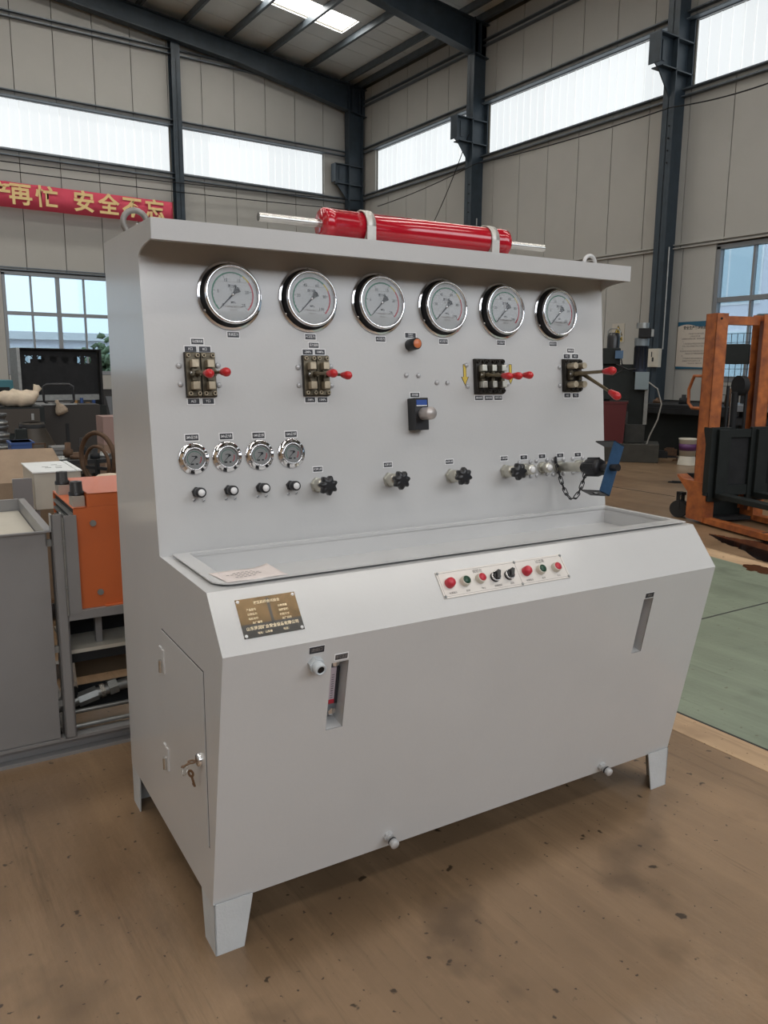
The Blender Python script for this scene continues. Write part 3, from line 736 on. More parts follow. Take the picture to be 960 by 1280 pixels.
# --- big pressure gauges
def arc_strip(mb, r0, r1, a0, a1, z, mi, n=24):
    vs = []; fs = []
    for k in range(n+1):
        a = math.radians(a0+(a1-a0)*k/n)
        vs += [(r0*math.cos(a), r0*math.sin(a), z), (r1*math.cos(a), r1*math.sin(a), z)]
    for k in range(n): fs.append((2*k, 2*k+1, 2*k+3, 2*k+2) if a1 > a0 else (2*k, 2*k+2, 2*k+3, 2*k+1))
    mb.add(vs, fs, mi)
def big_gauge(px, py, vmax, step, green_end=.62):
    def case():
        return MB().lathe([(.0, .0), (.096, 0), (.0965, .003), (.0950, .0045), (.0815, .0045), (.079, .006), (.079, .024), (.070, .024), (0, .024)], 48).mesh('pressure_gauge', CHROME)
    g = link('pressure_gauge', shared('g_case', case), bench, at(PAN, pan(px, py)))
    link('case_wall_reflection', shared('g_wall', lambda: MB().ring([(.0895, .0048), (.0815, .014), (.0805, .026), (.0775, .026), (.0775, .0048)], 48).mesh('case_wall_reflection', BLACKM)), g)  # black case wall, widened to paint in the flange's dark reflection
    link('bezel', shared('g_bez', lambda: MB().ring([(.0825, .024), (.083, .030), (.080, .034), (.0755, .0345), (.0735, .031), (.0735, .024)], 48).mesh('bezel', CHROME)), g)
    link('dial', shared('g_dial', lambda: MB().lathe([(0, .0252), (.0735, .0252), (.0735, .0262), (0, .0262)], 40, smooth=False).mesh('dial', DIAL)), g)
    def scale():
        mb = MB(); z = .0266
        a_y = 225-270*green_end; a_r = a_y-22
        arc_strip(mb, .0580, .0622, a_y, 225, z, 0, 30); arc_strip(mb, .0580, .0622, a_r, a_y, z, 1, 6); arc_strip(mb, .0580, .0622, -45, a_r, z, 2, 16)
        for k in range(0, 26):
            a = math.radians(225-270*k/25); r0 = .051 if k % 5 == 0 else .0555
            c, s = math.cos(a), math.sin(a); w = .0006
            mb.add([(r0*c-w*s, r0*s+w*c, z), (r0*c+w*s, r0*s-w*c, z), (.0585*c+w*s, .0585*s-w*c, z), (.0585*c-w*s, .0585*s+w*c, z)], [(0, 1, 2, 3)], 3)
        mb.box((-.045, .0335, z), (.045, .0342, z+.0002), 4)
        return mb.mesh('dial_scale', SGREEN, SYEL, SRED, INK, INKG)
    link('dial_scale', shared(('g_scale', green_end), scale), g)
    for k in range(6):
        a = math.radians(225-54*k); v = step*k
        link('number', text_mesh(str(v), .012, INK, .015), g, T(.043*math.cos(a), .043*math.sin(a), .0267))
    for s, sz, y, b in (('压力表', .009, .022, .03), ('耐  震', .0075, .012, 0), ('MPa', .0085, -.0225, .02), ('不锈钢耐震压力表', .0065, -.035, .02), ('精密仪表', .0055, -.044, 0)):
        link('lettering', text_mesh(s, sz, INKG if sz < .008 else INK, b), g, T(0, y, .0267))
    def needle():
        mb = MB(); a = RZ(math.radians(225))
        mb.prism([(-.002, -.0026), (.057, -.0009), (.057, .0009), (-.002, .0026)], .0285, .0293, 0, a)
        mb.prism([(-.003, -.0024), (-.003, .0024), (-.022, .0105), (-.026, 0), (-.022, -.0105)], .0285, .0293, 0, a)
        mb.lathe([(.0, .028), (.005, .028), (.0045, .031), (0, .0315)], 12, 1); return mb.mesh('needle', INK, CHROME)
    link('needle', shared('g_needle', needle), g)
    link('lens', shared('g_lens', lambda: MB().lathe([(0, .0318), (.0745, .0318)], 40).mesh('lens', LENS)), g)
    for k in range(3):
        a = math.radians(90+120*k)
        link('screw', shared('g_screw', lambda: MB().lathe([(.004, 0), (.004, .003), (0, .0036)], 10).mesh('screw', STEEL)), g, T(.0885*math.cos(a), .0885*math.sin(a), .0055))
    return g
for (px, py, vm, st, ge, s, lx, ly) in ((287, 370, 25, 5, .62, '系统压力', 291.5, 418.5), (385, 375.2, 100, 20, .66, 'P口压力', 387.8, 421.2), (472.5, 380, 25, 5, .62, 'A口压力', 475.5, 424),
                                (552.7, 385, 100, 20, .66, 'B口压力', 554, 427), (625.8, 389.2, 100, 20, .66, 'T口压力', 626, 428.5), (693, 392.5, 25, 5, .62, '高压压力', 691, 430)):
    big_gauge(px, py, vm, st, ge); P_label(lx, ly, s)
# --- small flanged gauges
def small_gauge(px, py):
    g = link('small_gauge', shared('s_case', lambda: MB().lathe([(0, 0), (.0445, 0), (.045, .002), (.043, .0045), (.033, .004), (.0325, .014), (.0305, .0165), (.0285, .015), (.0285, .009)], 36).mesh('small_gauge', CHROME)), bench, at(PAN, pan(px, py)))
    link('dial', shared('s_dial', lambda: MB().lathe([(0, .009), (.0285, .009), (.0285, .0095), (0, .0095)], 28, smooth=False).mesh('dial', DIALG)), g)
    def sc():
        mb = MB(); arc_strip(mb, .020, .0215, 20, 225, .0098, 0, 16); arc_strip(mb, .0175, .020, -45, 15, .0098, 1, 8); mb.box((-.012, -.017, .0098), (-.003, -.013, .01), 2).box((.003, -.017, .0098), (.009, -.013, .01), 2).box((-.008, .006, .0098), (.006, .008, .01), 2); return mb.mesh('dial_scale', SGREEN, SRED, INK)
    link('dial_scale', shared('s_scale', sc), g)
    link('needle', shared('s_needle', lambda: MB().prism([(-.001, -.0009), (.021, -.0002), (.021, .0002), (-.001, .0009)], .011, .0114, 0, RZ(3.93)).prism([(0, -.001), (0, .001), (-.008, .004), (-.010, 0), (-.008, -.004)], .011, .0114, 0, RZ(3.93)).mesh('needle', INK)), g)
    link('lens', shared('s_lens', lambda: MB().lathe([(0, .0145), (.029, .0145)], 28).mesh('lens', LENS)), g)
    for k in range(3):
        a = math.radians(90+120*k)
        link('screw', shared('s_screw', lambda: MB().box((-.004, -.0035, 0), (.004, .0035, .0035)).mesh('screw', INKG)), g, T(.0385*math.cos(a), .0385*math.sin(a), .0025) @ RZ(a))
for i, (px, py, lx, ly) in enumerate(((242, 573.5, 239.7, 547), (283.7, 571, 282.5, 545.5), (324.3, 568.6, 323, 544.3), (364, 566.5, 363.5, 542.8))):
    small_gauge(px, py); P_label(lx, ly, ('2MPa压力表', '5MPa压力表', '10MPa压力表', '15MPa压力表')[i], .043, .022)
    bx, by = ((246, 615.2), (286, 612.6), (325.5, 609.5), (363.2, 606.8))[i]
    v = link('needle_valve', shared('nv', lambda: MB().cyl((0, 0, 0), (0, 0, .012), .0155, n=6, smooth=False).lathe([(.011, .012), (.011, .018), (.0145, .02), (.0145, .042), (.013, .044), (0, .044)], 20).mesh('needle_valve', BLACKM)), bench, at(PAN, pan(bx, by)))
    link('cap_disc', shared('nvc', lambda: MB().lathe([(0, .0442), (.0098, .0442), (.0098, .0452), (0, .0456)], 18).mesh('cap_disc', WHITE)), v)
    for sx, sy in (((243, 625.5), (255, 626)), ((283, 624), (294, 623.4)), ((322.5, 620.7), (333, 620)), ((360.5, 617.7), (370.5, 616.5)))[i]:
        link('screw', shared('ps', lambda: MB().lathe([(.0052, 0), (.0052, .001), (.0045, .0016), (.0, .0016)], 12).box((-.004, -.0008, .0016), (.004, .0008, .0019), 1).mesh('screw', BOLT, INK)), bench, at(PAN, pan(sx, sy), 0, .6))
# --- star knobs
def star_mesh():
    mb = MB(); pts = []
    for k in range(56):
        a = 2*PI*k/56; pts.append(((.0265+.0042*math.cos(7*a))*math.cos(a), (.0265+.0042*math.cos(7*a))*math.sin(a)))
    n = len(pts); vs = []
    for z, s in ((.062, .86), (.066, 1), (.080, 1), (.086, .88), (.0875, .5)): vs += [(x*s, y*s, z) for x, y in pts]
    fs = [(k*n+i, k*n+(i+1) % n, (k+1)*n+(i+1) % n, (k+1)*n+i) for k in range(4) for i in range(n)]
    mb.add(vs, fs, 0, True); mb.add(vs, [tuple(range(n-1, -1, -1)), tuple(range(4*n, 5*n))]); mb.cyl((0, 0, .045), (0, 0, .064), .011, n=14)
    return mb.mesh('star_knob', BLACK)
def star_valve(bx, by, lx, ly, s):
    c = link('shutoff_valve', shared('sv', lambda: MB().cyl((0, 0, 0), (0, 0, .012), .0245, n=6, smooth=False).lathe([(.0205, .012), (.0205, .040), (.0165, .046), (0, .046)], 24).mesh('shutoff_valve', ZINC)), bench, at(PAN, pan(bx, by)))
    link('star_knob', shared('star', star_mesh), c, RZ(random.uniform(0, 1)))
    P_label(lx, ly, s, .036, .0195)
for a in ((396.5, 606, 397, 586.6, 'P口截止阀'), (486.6, 599.5, 484.8, 581, 'A口截止阀'), (563.4, 594.8, 561.6, 577.2, 'B口截止阀'), (631.5, 589, 630, 573, 'T口截止阀')): star_valve(*a)
# --- lever valves
def lever_obj(v, base, tip, r, knob=True, kr=.0125, kl=.044):
    b, t = Vector(base), Vector(tip); d = (t-b).normalized()
    MB().tube([b, b.lerp(t, .4), t], [r*1.25, r, r*.9], 10).build('lever', LEVER, v)
    M = Matrix.Translation(t - d*.006) @ d.to_track_quat('Z', 'Y').to_matrix().to_4x4()
    link('lever_knob', shared(('knob', kr), lambda: MB().lathe([(0, 0), (kr*.62, 0), (kr*.75, kl*.2), (kr, kl*.62), (kr*.96, kl*.8), (kr*.6, kl*.97), (0, kl)], 16).mesh('lever_knob', REDP)), v, M)
def valve(px0, py0, w, h, n, levers, dark=False, rounded=False):
    u, v_ = pan(px0, py0)                                    # lower left corner on the panel
    blk = MB().box((0, 0, 0), (w, h, .010)).build('lever_valve', BRONZD, bench, at(PAN, (u, v_)), .0015)
    sw = w/n
    for i in range(n):
        x0 = sw*i; xc = x0+sw/2
        MB().box((x0+.0015, .002, .010), (x0+sw-.0015, h-.002, .016)).build('section', BRONZD if dark else BRONZE, blk, None, .0015)
        for yy in (.010, h-.010):
            for xx in (x0+.009, x0+sw-.009):
                link('cap_screw', shared(('cs', dark), lambda: MB().ring([(.0058, 0), (.0058, .006), (.0032, .006), (.0032, .0)], 12).lathe([(0, .0025), (.0033, .0025)], 12, 1).mesh('cap_screw', BRONZD if dark else TAN, BRONZD)), blk, T(xx, yy, .016))
        for yy in (.031, h-.034):
            if rounded:
                MB().cyl((xc, yy-.006 if yy < h/2 else yy+.006, .016), (xc, yy-.006 if yy < h/2 else yy+.006, .052), .0115, n=16).build('plunger_cap', TAN, blk)
            else:
                MB().box((xc-.010, yy-.011, .016), (xc+.010, yy+.011, .040)).build('plunger_cap', TAN if not dark else ZINC, blk, None, .002)
        mb = MB().box((xc-.008, h/2-.018, .016), (xc+.008, h/2+.016, .030)).box((xc-.013, h/2-.006, .028), (xc-.006, h/2+.010, .046)).box((xc+.006, h/2-.006, .028), (xc+.013, h/2+.010, .046))
        mb.build('clevis', BRONZE, blk, None, .0012)
        MB().cyl((xc-.016, h/2+.003, .040), (xc+.016, h/2+.003, .040), .004, n=8).build('pivot_pin', STEEL, blk)
        (lx, ly, ln, lr) = levers[i]
        lever_obj(blk, (xc, h/2+.003, .040), (xc+lx, h/2+ly, ln), lr, kr=.0145 if rounded else .0125, kl=.052 if rounded else .044)
    return blk
valve(232.4, 497, .0875, .125, 2, [(.002, -.006, .118, .0048), (.004, -.003, .118, .0048)])
valve(378.7, 495.4, .0875, .122, 2, [(.002, -.005, .136, .0048), (.006, -.009, .132, .0048)])
valve(592.3, 492.8, .127, .120, 3, [(.006, -.009, .130, .0048), (.0, -.009, .138, .0048), (-.004, -.008, .148, .0048)], dark=True)
valve(702.6, 490, .0875, .120, 2, [(.004, -.002, .188, .0065), (.002, -.074, .174, .0065)], dark=True, rounded=True)
for px, py, s, w in ((246.5, 427, '马达换向阀', .040), (238, 436.4, 'P口', .0385), (255.8, 436.6, 'B口', .0385), (242, 501.7, 'A口', .0385), (260.2, 501.5, 'T口', .0385),
                  (392, 431.7, '压力选择', .038), (384.5, 440.2, '-2MPa', .0385), (399.6, 440.2, '10MPa', .0385), (387.6, 499.8, '-5MPa', .0385), (403, 499.8, '15MPa', .0385),
                  (598.6, 497.4, '换向阀', .039), (610.7, 497.4, '换向阀', .039), (622.7, 497.3, '卸荷阀', .039),
                  (713, 438.3, '操纵阀', .038), (708.3, 445.4, 'P口', .036), (718.6, 445.4, 'B口', .036), (709, 494.3, 'A口', .036), (719.4, 494.3, 'T口', .036)):
    P_label(px, py, s, w)
bolt_m = shared('pbolt', lambda: MB().lathe([(.0078, 0), (.0078, .004), (.0055, .0068), (0, .0075)], 14).mesh('panel_bolt', BOLT))
for px, py in ((223.3, 457), (225.4, 480.3), (272, 457), (273.3, 481.4), (372.3, 459), (373.5, 481.4), (413, 458.4), (414, 482), (582.5, 456.5), (584, 483), (632, 456.5), (634, 480.5), (699, 459), (699.5, 482), (730, 482),
               (507.6, 469), (522.8, 469.4), (545.7, 478.3), (559, 478.5)):
    link('panel_bolt', bolt_m, bench, at(PAN, pan(px, py)))
for px, y0, y1 in ((580.6, 456, 481), (637.6, 456, 479.5)):                 # yellow arrows printed on the panel
    (u, v1), (_, v0) = pan(px, y0), pan(px, y1); h = v1-v0
    def arw(g, mi, z):
        return [(-.005-g, h+g), (-.005-g, .026+g*.2), (-.0125-g*2, .026+g*.6), (0, -g*2), (.0125+g*2, .026+g*.6), (.005+g, .026+g*.2), (.005+g, h+g)]
    MB().prism(arw(.0018, 0, 0), 0, .0006, 0).prism(arw(0, 0, 0), .0006, .0010, 1).build('arrow_sticker', (INK, YEL), bench, PAN @ T(u, v0, 0))
# --- amber pilot lamp and black timer block
pv = pan(512.2, 431.5)
pilot = MB().lathe([(.019, 0), (.019, .010), (.0185, .042), (.016, .046), (.0145, .046)], 24).build('pilot_lamp', BLACK, bench, at(PAN, pv))
MB().lathe([(.0148, .040), (.0148, .0465), (.012, .0485), (0, .049)], 22).build('amber_lens', ORNG, pilot)
P_label(512.9, 419.3, '', .046, .021, lines=['电源指示', '工作指示'])
tu, tv = pan(510.5, 538.3)
tim = MB().box((0, 0, 0), (.052, .104, .045)).build('timer_block', BLACK, bench, PAN @ T(tu, tv, 0), .002)
MB().box((.006, .080, .045), (.046, .097, .0462)).build('blue_label', mat('timer_blue', (.02, .07, .30), .35), tim)
MB().box((.006, .077, .045), (.046, .080, .0462)).build('white_label', WHITE, tim)
MB().lathe([(.0205, .045), (.0205, .088), (.0195, .091), (0, .092)], 28, 0, T(.033, .052, 0)).build('timer_knob', mat('knob_satin', (.46, .42, .40), .38, .5), tim)
P_label(518.4, 493.8, '定时器', .040, .0195)
# --- ports on the right
def port(px, py, cap=True):
    p = link('hydraulic_port', shared('port', lambda: MB().cyl((0, 0, 0), (0, 0, .010), .0215, n=20).lathe([(.0165, .010), (.0165, .022), (.0185, .023), (.0185, .040), (.0165, .043), (0, .043)], 22).mesh('hydraulic_port', ZINC)), bench, at(PAN, pan(px, py)))
    if cap: link('port_cap', shared('pcap', lambda: MB().lathe([(.0118, .043), (.0118, .0455), (0, .046)], 18).mesh('port_cap', WHITE)), p)
    for dx, dy in ((-.026, .026), (.026, .026), (-.026, -.026), (.026, -.026)): link('panel_bolt', bolt_m, bench, at(PAN, (pan(px, py)[0]+dx, pan(px, py)[1]+dy)))
    return p
port(656, 586.6); port(677, 584.4); port(722, 581.5)
for px, py, s in ((654.5, 571.7, 'P口'), (677.3, 570.3, 'A口'), (700, 569.3, 'B口'), (722, 568.3, 'T口')): P_label(px, py, s, .036, .0195)
bu = pan(697.5, 583.5)
pipe = MB().cyl((0, 0, 0), (0, 0, .012), .023, n=20).lathe([(.0145, .012), (.0145, .022), (.0175, .024), (.0175, .125), (.0155, .128), (.0, .128)], 24).build('quick_coupling', ZINC, bench, at(PAN, bu))
cb = MB().lathe([(.0155, .128), (.019, .130), (.019, .150), (.031, .156), (.033, .170), (.033, .200), (.028, .212), (.018, .216), (.0, .216)], 20).build('black_coupling', BLACKM, pipe)
MB().cyl((0, 0, .216), (0, 0, .292), .0125, n=14).build('spindle', BLACK, pipe)
for k in range(5):
    a = 2*PI*k/5+.4
    MB().box((.026*math.cos(a)-.009, .026*math.sin(a)-.009, .158), (.026*math.cos(a)+.009, .026*math.sin(a)+.009, .206)).build('grip_lug', BLACKM, pipe, None, .003)
for dx, dy in ((-.026, .026), (.026, .026), (-.026, -.026), (.026, -.026)): link('panel_bolt', bolt_m, bench, at(PAN, (bu[0]+dx, bu[1]+dy)))
# U bracket hung on the spindle, turned clockwise
wb_, hb_, db_ = .050, .186, .088
zb = .262
ub = MB().box((-wb_/2, -hb_/2, zb-.004), (wb_/2, hb_/2, zb)).build('u_bracket', BLUEST, pipe, RZ(-math.radians(24)) @ T(.004, -.002, 0))
for s in (-1, 1):
    y0 = s*hb_/2; a, b = (y0-.004, y0) if s > 0 else (y0, y0+.004)
    if s > 0: MB().box((-wb_/2, a, zb-db_), (wb_/2, b, zb)).build('flange', BLACKM, ub)
    else:
        mb = MB(); h0, h1 = zb-db_*.62, zb-db_*.32
        mb.box((-wb_/2, a, zb-db_), (wb_/2, b, h0)).box((-wb_/2, a, h1), (wb_/2, b, zb)).box((-wb_/2, a, h0), (-.010, b, h1)).box((.010, a, h0), (wb_/2, b, h1)); mb.build('flange', BLACKM, ub)
# chain
def link_mesh():
    pts = [];  L_, r_ = .0085, .0062
    for k in range(6): a = PI*k/5 - PI/2; pts.append((L_+r_*math.cos(a), r_*math.sin(a), 0))
    for k in range(6): a = PI*k/5 + PI/2; pts.append((-L_+r_*math.cos(a), r_*math.sin(a), 0))
    return MB().tube(pts, .0019, 6, 0, True).mesh('chain_link', BLACKM)
lm = shared('clink', link_mesh)
A_, B_ = Vector((*pan(692.5, 575), .010)), Vector((bu[0]-.006, bu[1]-.012, .148))
ch = MB().ring([(.014, -.003), (.014, .003), (.009, .003), (.009, -.003)], 16, 0, Matrix.Translation(A_) @ RYm(.7)).build('safety_chain', BLACKM, bench, PAN)
NL = 13; pts = []
for k in range(201):
    t = k/200; q = A_.lerp(B_, t); q.y -= .128*(1-(2*t-1)**2)*(1-.12*t); pts.append(q)
cum = [0]
for k in range(200): cum.append(cum[-1]+(pts[k+1]-pts[k]).length)
def along(s):
    for k in range(200):
        if cum[k+1] >= s: return pts[k].lerp(pts[k+1], (s-cum[k])/(cum[k+1]-cum[k]))
    return pts[-1]
for k in range(NL):
    s = cum[-1]*(k+.5)/NL; p = along(s); d = (along(min(s+.01, cum[-1]))-along(max(s-.01, 0))).normalized()
    z = Vector((0, 0, 1)); z = (z-d*z.dot(d)).normalized(); y = z.cross(d)
    M = Matrix(((d.x, y.x, z.x, p.x), (d.y, y.y, z.y, p.y), (d.z, y.z, z.z, p.z), (0, 0, 0, 1))) @ RXm(.5 if k % 2 else .5+PI/2)
    k_ = (cum[-1]/NL)/.0196
    link('chain_link', lm, ch, M @ Matrix.Diagonal((k_, 1, 1, 1)))
# --- control plate with buttons on the sloped panel
u0, v0 = slo(555.7, 749.3); u1, v1 = slo(699, 692.9); u0 = (u0+slo(542.3, 715.2)[0])/2; u1 = (u1+slo(713.8, 723.6)[0])/2
pw, ph = u1-u0, v1-v0
cp = MB().box((0, 0, 0), (pw, ph, .003)).build('control_plate', PLATE, bench, SLO @ T(u0, v0, 0), .0006)
um = (slo(640.3, 700.6)[0]+slo(653.6, 732.7)[0])/2-u0
mb = MB(); e = .005; w = .0007
for x0, x1 in ((e, um), (um, pw-e)):
    mb.box((x0, e, .003), (x1, e+w, .0033)).box((x0, ph-e-w, .003), (x1, ph-e, .0033)).box((x0, e, .003), (x0+w, ph-e, .0033))
mb.box((pw-e-w, e, .003), (pw-e, ph-e, .0033)).build('printed_frame', INKG, cp)
for x in (e, um, pw-e):
    for y in (e, ph-e): link('screw', shared('cps', lambda: MB().lathe([(.0042, 0), (.0042, .0015), (.002, .0028), (0, .0028)], 10).mesh('screw', GALV)), cp, T(x, y, .003))
def cpos(px, py, n=.014):                                   # button front centre -> plate position
    c = w2m(CAM); v = w2m(ray(px, py)); Mi = SLO.inverted(); c2 = Mi @ c; v2 = Mi.to_3x3() @ v
    t = (n-c2.z)/v2.z; p = c2+v2*t; return p.x-u0, p.y-v0
texts = ['电源指示', '启动', '停止', '照明控制', '启动', '电源指示', '启动', '停止']
for k, (px, py) in enumerate(((563, 728.3), (583.3, 724.9), (602.8, 721.4), (621.3, 719.2), (638.7, 716.8), (659, 713.3), (678.2, 710.7), (697.2, 707.7))):
    x, y = cpos(px, py, .016 if k not in (0, 5) else .010)
    if k in (0, 5):
        o = MB().lathe([(.0145, 0), (.0145, .006), (.0138, .010), (.0125, .016), (.008, .0205), (0, .022)], 24).build('indicator_lamp', REDS, cp, T(x, y, .003))
        o['label'] = 'red domed indicator lamp'
    elif k in (3, 4):
        o = MB().lathe([(.0148, 0), (.0148, .006), (.0138, .008)], 24).build('selector_switch', BLACK, cp, T(x, y, .003))
        MB().ring([(.0146, .006), (.0142, .012), (.0118, .012), (.0118, .006)], 24).build('silver_ring', CHROME, o)
        MB().lathe([(.0118, .006), (.0118, .014), (0, .014)], 20).box((-.0045, -.013, .014), (.0045, .013, .026), 0, RZ(-.5)).build('selector_knob', BLACK, o)
        o['label'] = 'black two-position selector switch'
    else:
        o = MB().lathe([(.0145, 0), (.0145, .007), (.0138, .015), (.0112, .016), (.0112, .013)], 24).build('push_button', mat('button_bezel', (.66, .62, .54), .3, .4), cp, T(x, y, .003))
        MB().lathe([(0, .0125), (.0116, .0125), (.0116, .0162), (0, .0168)], 20).build('button_face', GREENS if k in (1, 6) else REDS, o)
        o['label'] = ('green' if k in (1, 6) else 'red') + ' push button'
    link('lettering', text_mesh(texts[k], .0068, INKG, .01), cp, T(x+.002, .0125, .0034))
for s, x in (('试验台', um*.5), ('过滤泵', (um+pw)/2+.002)): link('lettering', text_mesh(s, .0115, INKG, .01), cp, T(x, ph-.0145, .0034))
# --- etched nameplate
a_, b_ = slo(305.6, 799.6), slo(367.6, 739.7); nw, nh = .1535, b_[1]-a_[1]
npl = MB().box((0, 0, 0), (nw, nh, .0012), 0).box((.0, .0, .0012), (nw, nh*.34, .0014), 1).box((nw*.50, nh*.3, .0012), (nw*.545, nh*.95, .0014), 1)
npl = npl.build('nameplate', (BRASS, NPBLK), bench, SLO @ T(.0615, a_[1], 0))
for x in (.006, nw-.006):
    for y in (.006, nh-.006): link('rivet', shared('rivet', lambda: MB().lathe([(.0042, 0), (.0036, .0016), (0, .0022)], 12).mesh('rivet', WHITE)), npl, T(x, y, .0012))
for s, sz, x, y, m in (('液压阀综合试验台', .0085, .5, .86, NPTXT), ('产品型号', .0062, .22, .70, NPTXT), ('公称压力', .0062, .22, .585, NPTXT), ('电机功率', .0062, .22, .47, NPTXT), ('出厂编号', .0062, .27, .365, NPTXT),
                    ('公称流量', .0062, .74, .70, NPTXT), ('油箱容积', .0062, .74, .585, NPTXT), ('外形尺寸', .0062, .74, .47, NPTXT), ('出厂日期', .0062, .76, .365, NPTXT),
                    ('山东昆润矿业安全设备有限公司', .0098, .5, .225, NPTXT), ('地址：山东省                电话：', .0062, .5, .095, NPTXT)):
    link('lettering', text_mesh(s, sz, m, .02, .132 if sz > .009 else None), npl, T(nw*x, nh*y, .0016))
# --- front: labels, cable gland, drain plugs
label_plate(FRO, fro(396, 812), .042, .0195, '进线口', border=.0009, tm=INKG); label_plate(FRO, fro(426.7, 820.4), .040, .0195, '液位温度', border=.0009, tm=INKG); label_plate(FRO, fro(812, 743.8), .040, .0185, '液位', border=.0009, tm=INKG)
gl = MB().cyl((0, 0, 0), (0, 0, .016), .0205, n=6, smooth=False).lathe([(.0155, .016), (.0155, .034), (.0135, .036), (.0095, .036), (.009, .022), (0, .022)], 22).build('cable_gland', mat('gland_grey', (.50, .53, .55), .4), bench, at(FRO, fro(393.5, 829)))
MB().lathe([(.0092, .0335), (0, .0335)], 16).build('gland_seal', BLACK, gl)
for px, py in ((485, 1044.5), (751.5, 957.2)):
    d_ = link('drain_plug', shared('drain', lambda: MB().cyl((0, 0, 0), (0, 0, .010), .016, n=8, smooth=False).lathe([(.012, .010), (.012, .022), (.0135, .022), (.0135, .040), (.0125, .042), (0, .042)], 18).mesh('drain_plug', mat('plug_paint', (.55, .55, .55), .4, .2))), bench, at(FRO, fro(px, py)))
    link('seal_ring', shared('dseal', lambda: MB().ring([(.0138, .023), (.0138, .028), (.012, .028), (.012, .023)], 16).mesh('seal_ring', BLACK)), d_)
# --- lifting eyes on the canopy
def eye(x, y, s, m):
    z = zFt + (zR-zFt)*(y-yF)/(1-yF) + .003
    r_ = .034*s
    MB().tube([(x + r_*math.cos(t*PI/10), y, z + .028*s + r_*math.sin(t*PI/10)) for t in range(20)], .0085*s, 10, 0, True).build('lifting_eye', m, bench)
EYE = mat('eye_steel', (.30, .28, .26), .5, .4, var=.3, vscale=40)
eye(.035, .74, 1.0, EYE); eye(W-.035, .62, .85, GREY); 

MR = -math.radians(PHI)
def mroot(name, label, cat, p, grp=None): return root(name, label, cat, m2w(p), MR, grp)      # a thing set square to the bench
# ================================================================== THINGS ON THE BENCH
cyz = 1.950; cyy = .68; cr = .0495
rc = mroot('hydraulic_cylinder', 'glossy red hydraulic cylinder strapped on top of the bench canopy', 'cylinder', (0, cyy, cyz-cr))
X = Matrix.Translation((0, 0, cr)) @ RYm(PI/2)
b0, b1 = .592, 1.325
MB().lathe([(0, b0), (cr-.005, b0), (cr, b0+.006), (cr, b0+.035), (cr-.0015, b0+.036), (cr-.0015, b1-.036), (cr, b1-.035), (cr, b1-.006), (cr-.005, b1), (0, b1)], 40, 0, X).build('barrel', REDB, rc)
MB().cyl((.384, 0, cr), (b0+.01, 0, cr), .0125, n=20).build('piston_rod', STEEL, rc)
MB().cyl((b1-.01, 0, cr), (1.512, 0, cr), .0125, n=20).build('piston_rod', STEEL, rc)
CLAMP = mat('clamp_zinc', (.56, .54, .50), .4, .5, var=.2, vscale=30)
for x in (.745, 1.245):
    k = MB().ring([(cr+.0005, x-.016), (cr+.005, x-.016), (cr+.005, x+.016), (cr+.0005, x+.016)], 36, 0, X)
    k.box((x-.016, -cr-.024, -.018), (x+.016, -cr+.001, -.013)).box((x-.016, -cr-.005, -.018), (x+.016, -cr, cr)).box((x-.016, cr-.001, -.018), (x+.016, cr+.024, -.013)).box((x-.016, cr, -.018), (x+.016, cr+.005, cr))
    k = k.build('clamp_strap', CLAMP, rc)
    for s in (-1, 1): MB().cyl((x, s*(cr+.015), -.013), (x, s*(cr+.015), .002), .008, n=6, smooth=False).build('clamp_bolt', BLACK, k)
# sheet of paper in the tray, its edge riding up the tray wall
zf = zC+.009
mb = MB(); NX, NY = 14, 8; vs = []
for j in range(NY+1):
    for i in range(NX+1):
        x = .050 + .158*i/NX + .012*(1-j/NY); y = .130+.108*j/NY
        lift = .006*max(0, (i/NX-.72)/.28)**2*(j/NY) - .002*math.sin(PI*i/NX)*max(0, j/NY-.35)
        vs.append((x, y, zf + .0012 + lift + .0008*math.sin(i*.7+j*.5)))
mb.add(vs, [(j*(NX+1)+i, j*(NX+1)+i+1, (j+1)*(NX+1)+i+1, (j+1)*(NX+1)+i) for j in range(NY) for i in range(NX)], 0, True)
paper = mroot('paper_sheet', 'pinkish printed paper note lying across the drip tray corner', 'paper', (0, 0, 0))
paper.location = m2w((.13, .18, zf)); Mi = T(-.13, -.18, -zf)
for k in range(len(mb.v)): mb.v[k] = tuple(Mi @ Vector(mb.v[k]))
sh = mb.build('sheet', PAPER, paper); so = sh.modifiers.new('thick', 'SOLIDIFY'); so.thickness = .0006
def sheet_z(i, j): return mb.v[j*(NX+1)+i]
ink = MB()
for j, (i0, i1) in ((5, (4, 9)), (4, (2, 10)), (3, (4, 10)), (2, (3, 8))):
    for i in range(i0, i1):
        a, b = Vector(sheet_z(i, j)), Vector(sheet_z(i+1, j)); o = Vector((0, .003, .0011)); d = Vector((0, .004, 0))
        a2 = a.lerp(b, .15); b2 = a.lerp(b, .8)
        ink.add([a2+o, b2+o, b2+o+d, a2+o+d], [(0, 1, 2, 3)])
ink.build('lettering', INKG, paper)

# ================================================================== POWER UNIT SKID ON THE LEFT
ys_ = 1.46
sk = mroot('power_unit_skid', 'grey steel power unit frame with open-topped oil tank and pipework', 'machine frame', (0, ys_, 0))
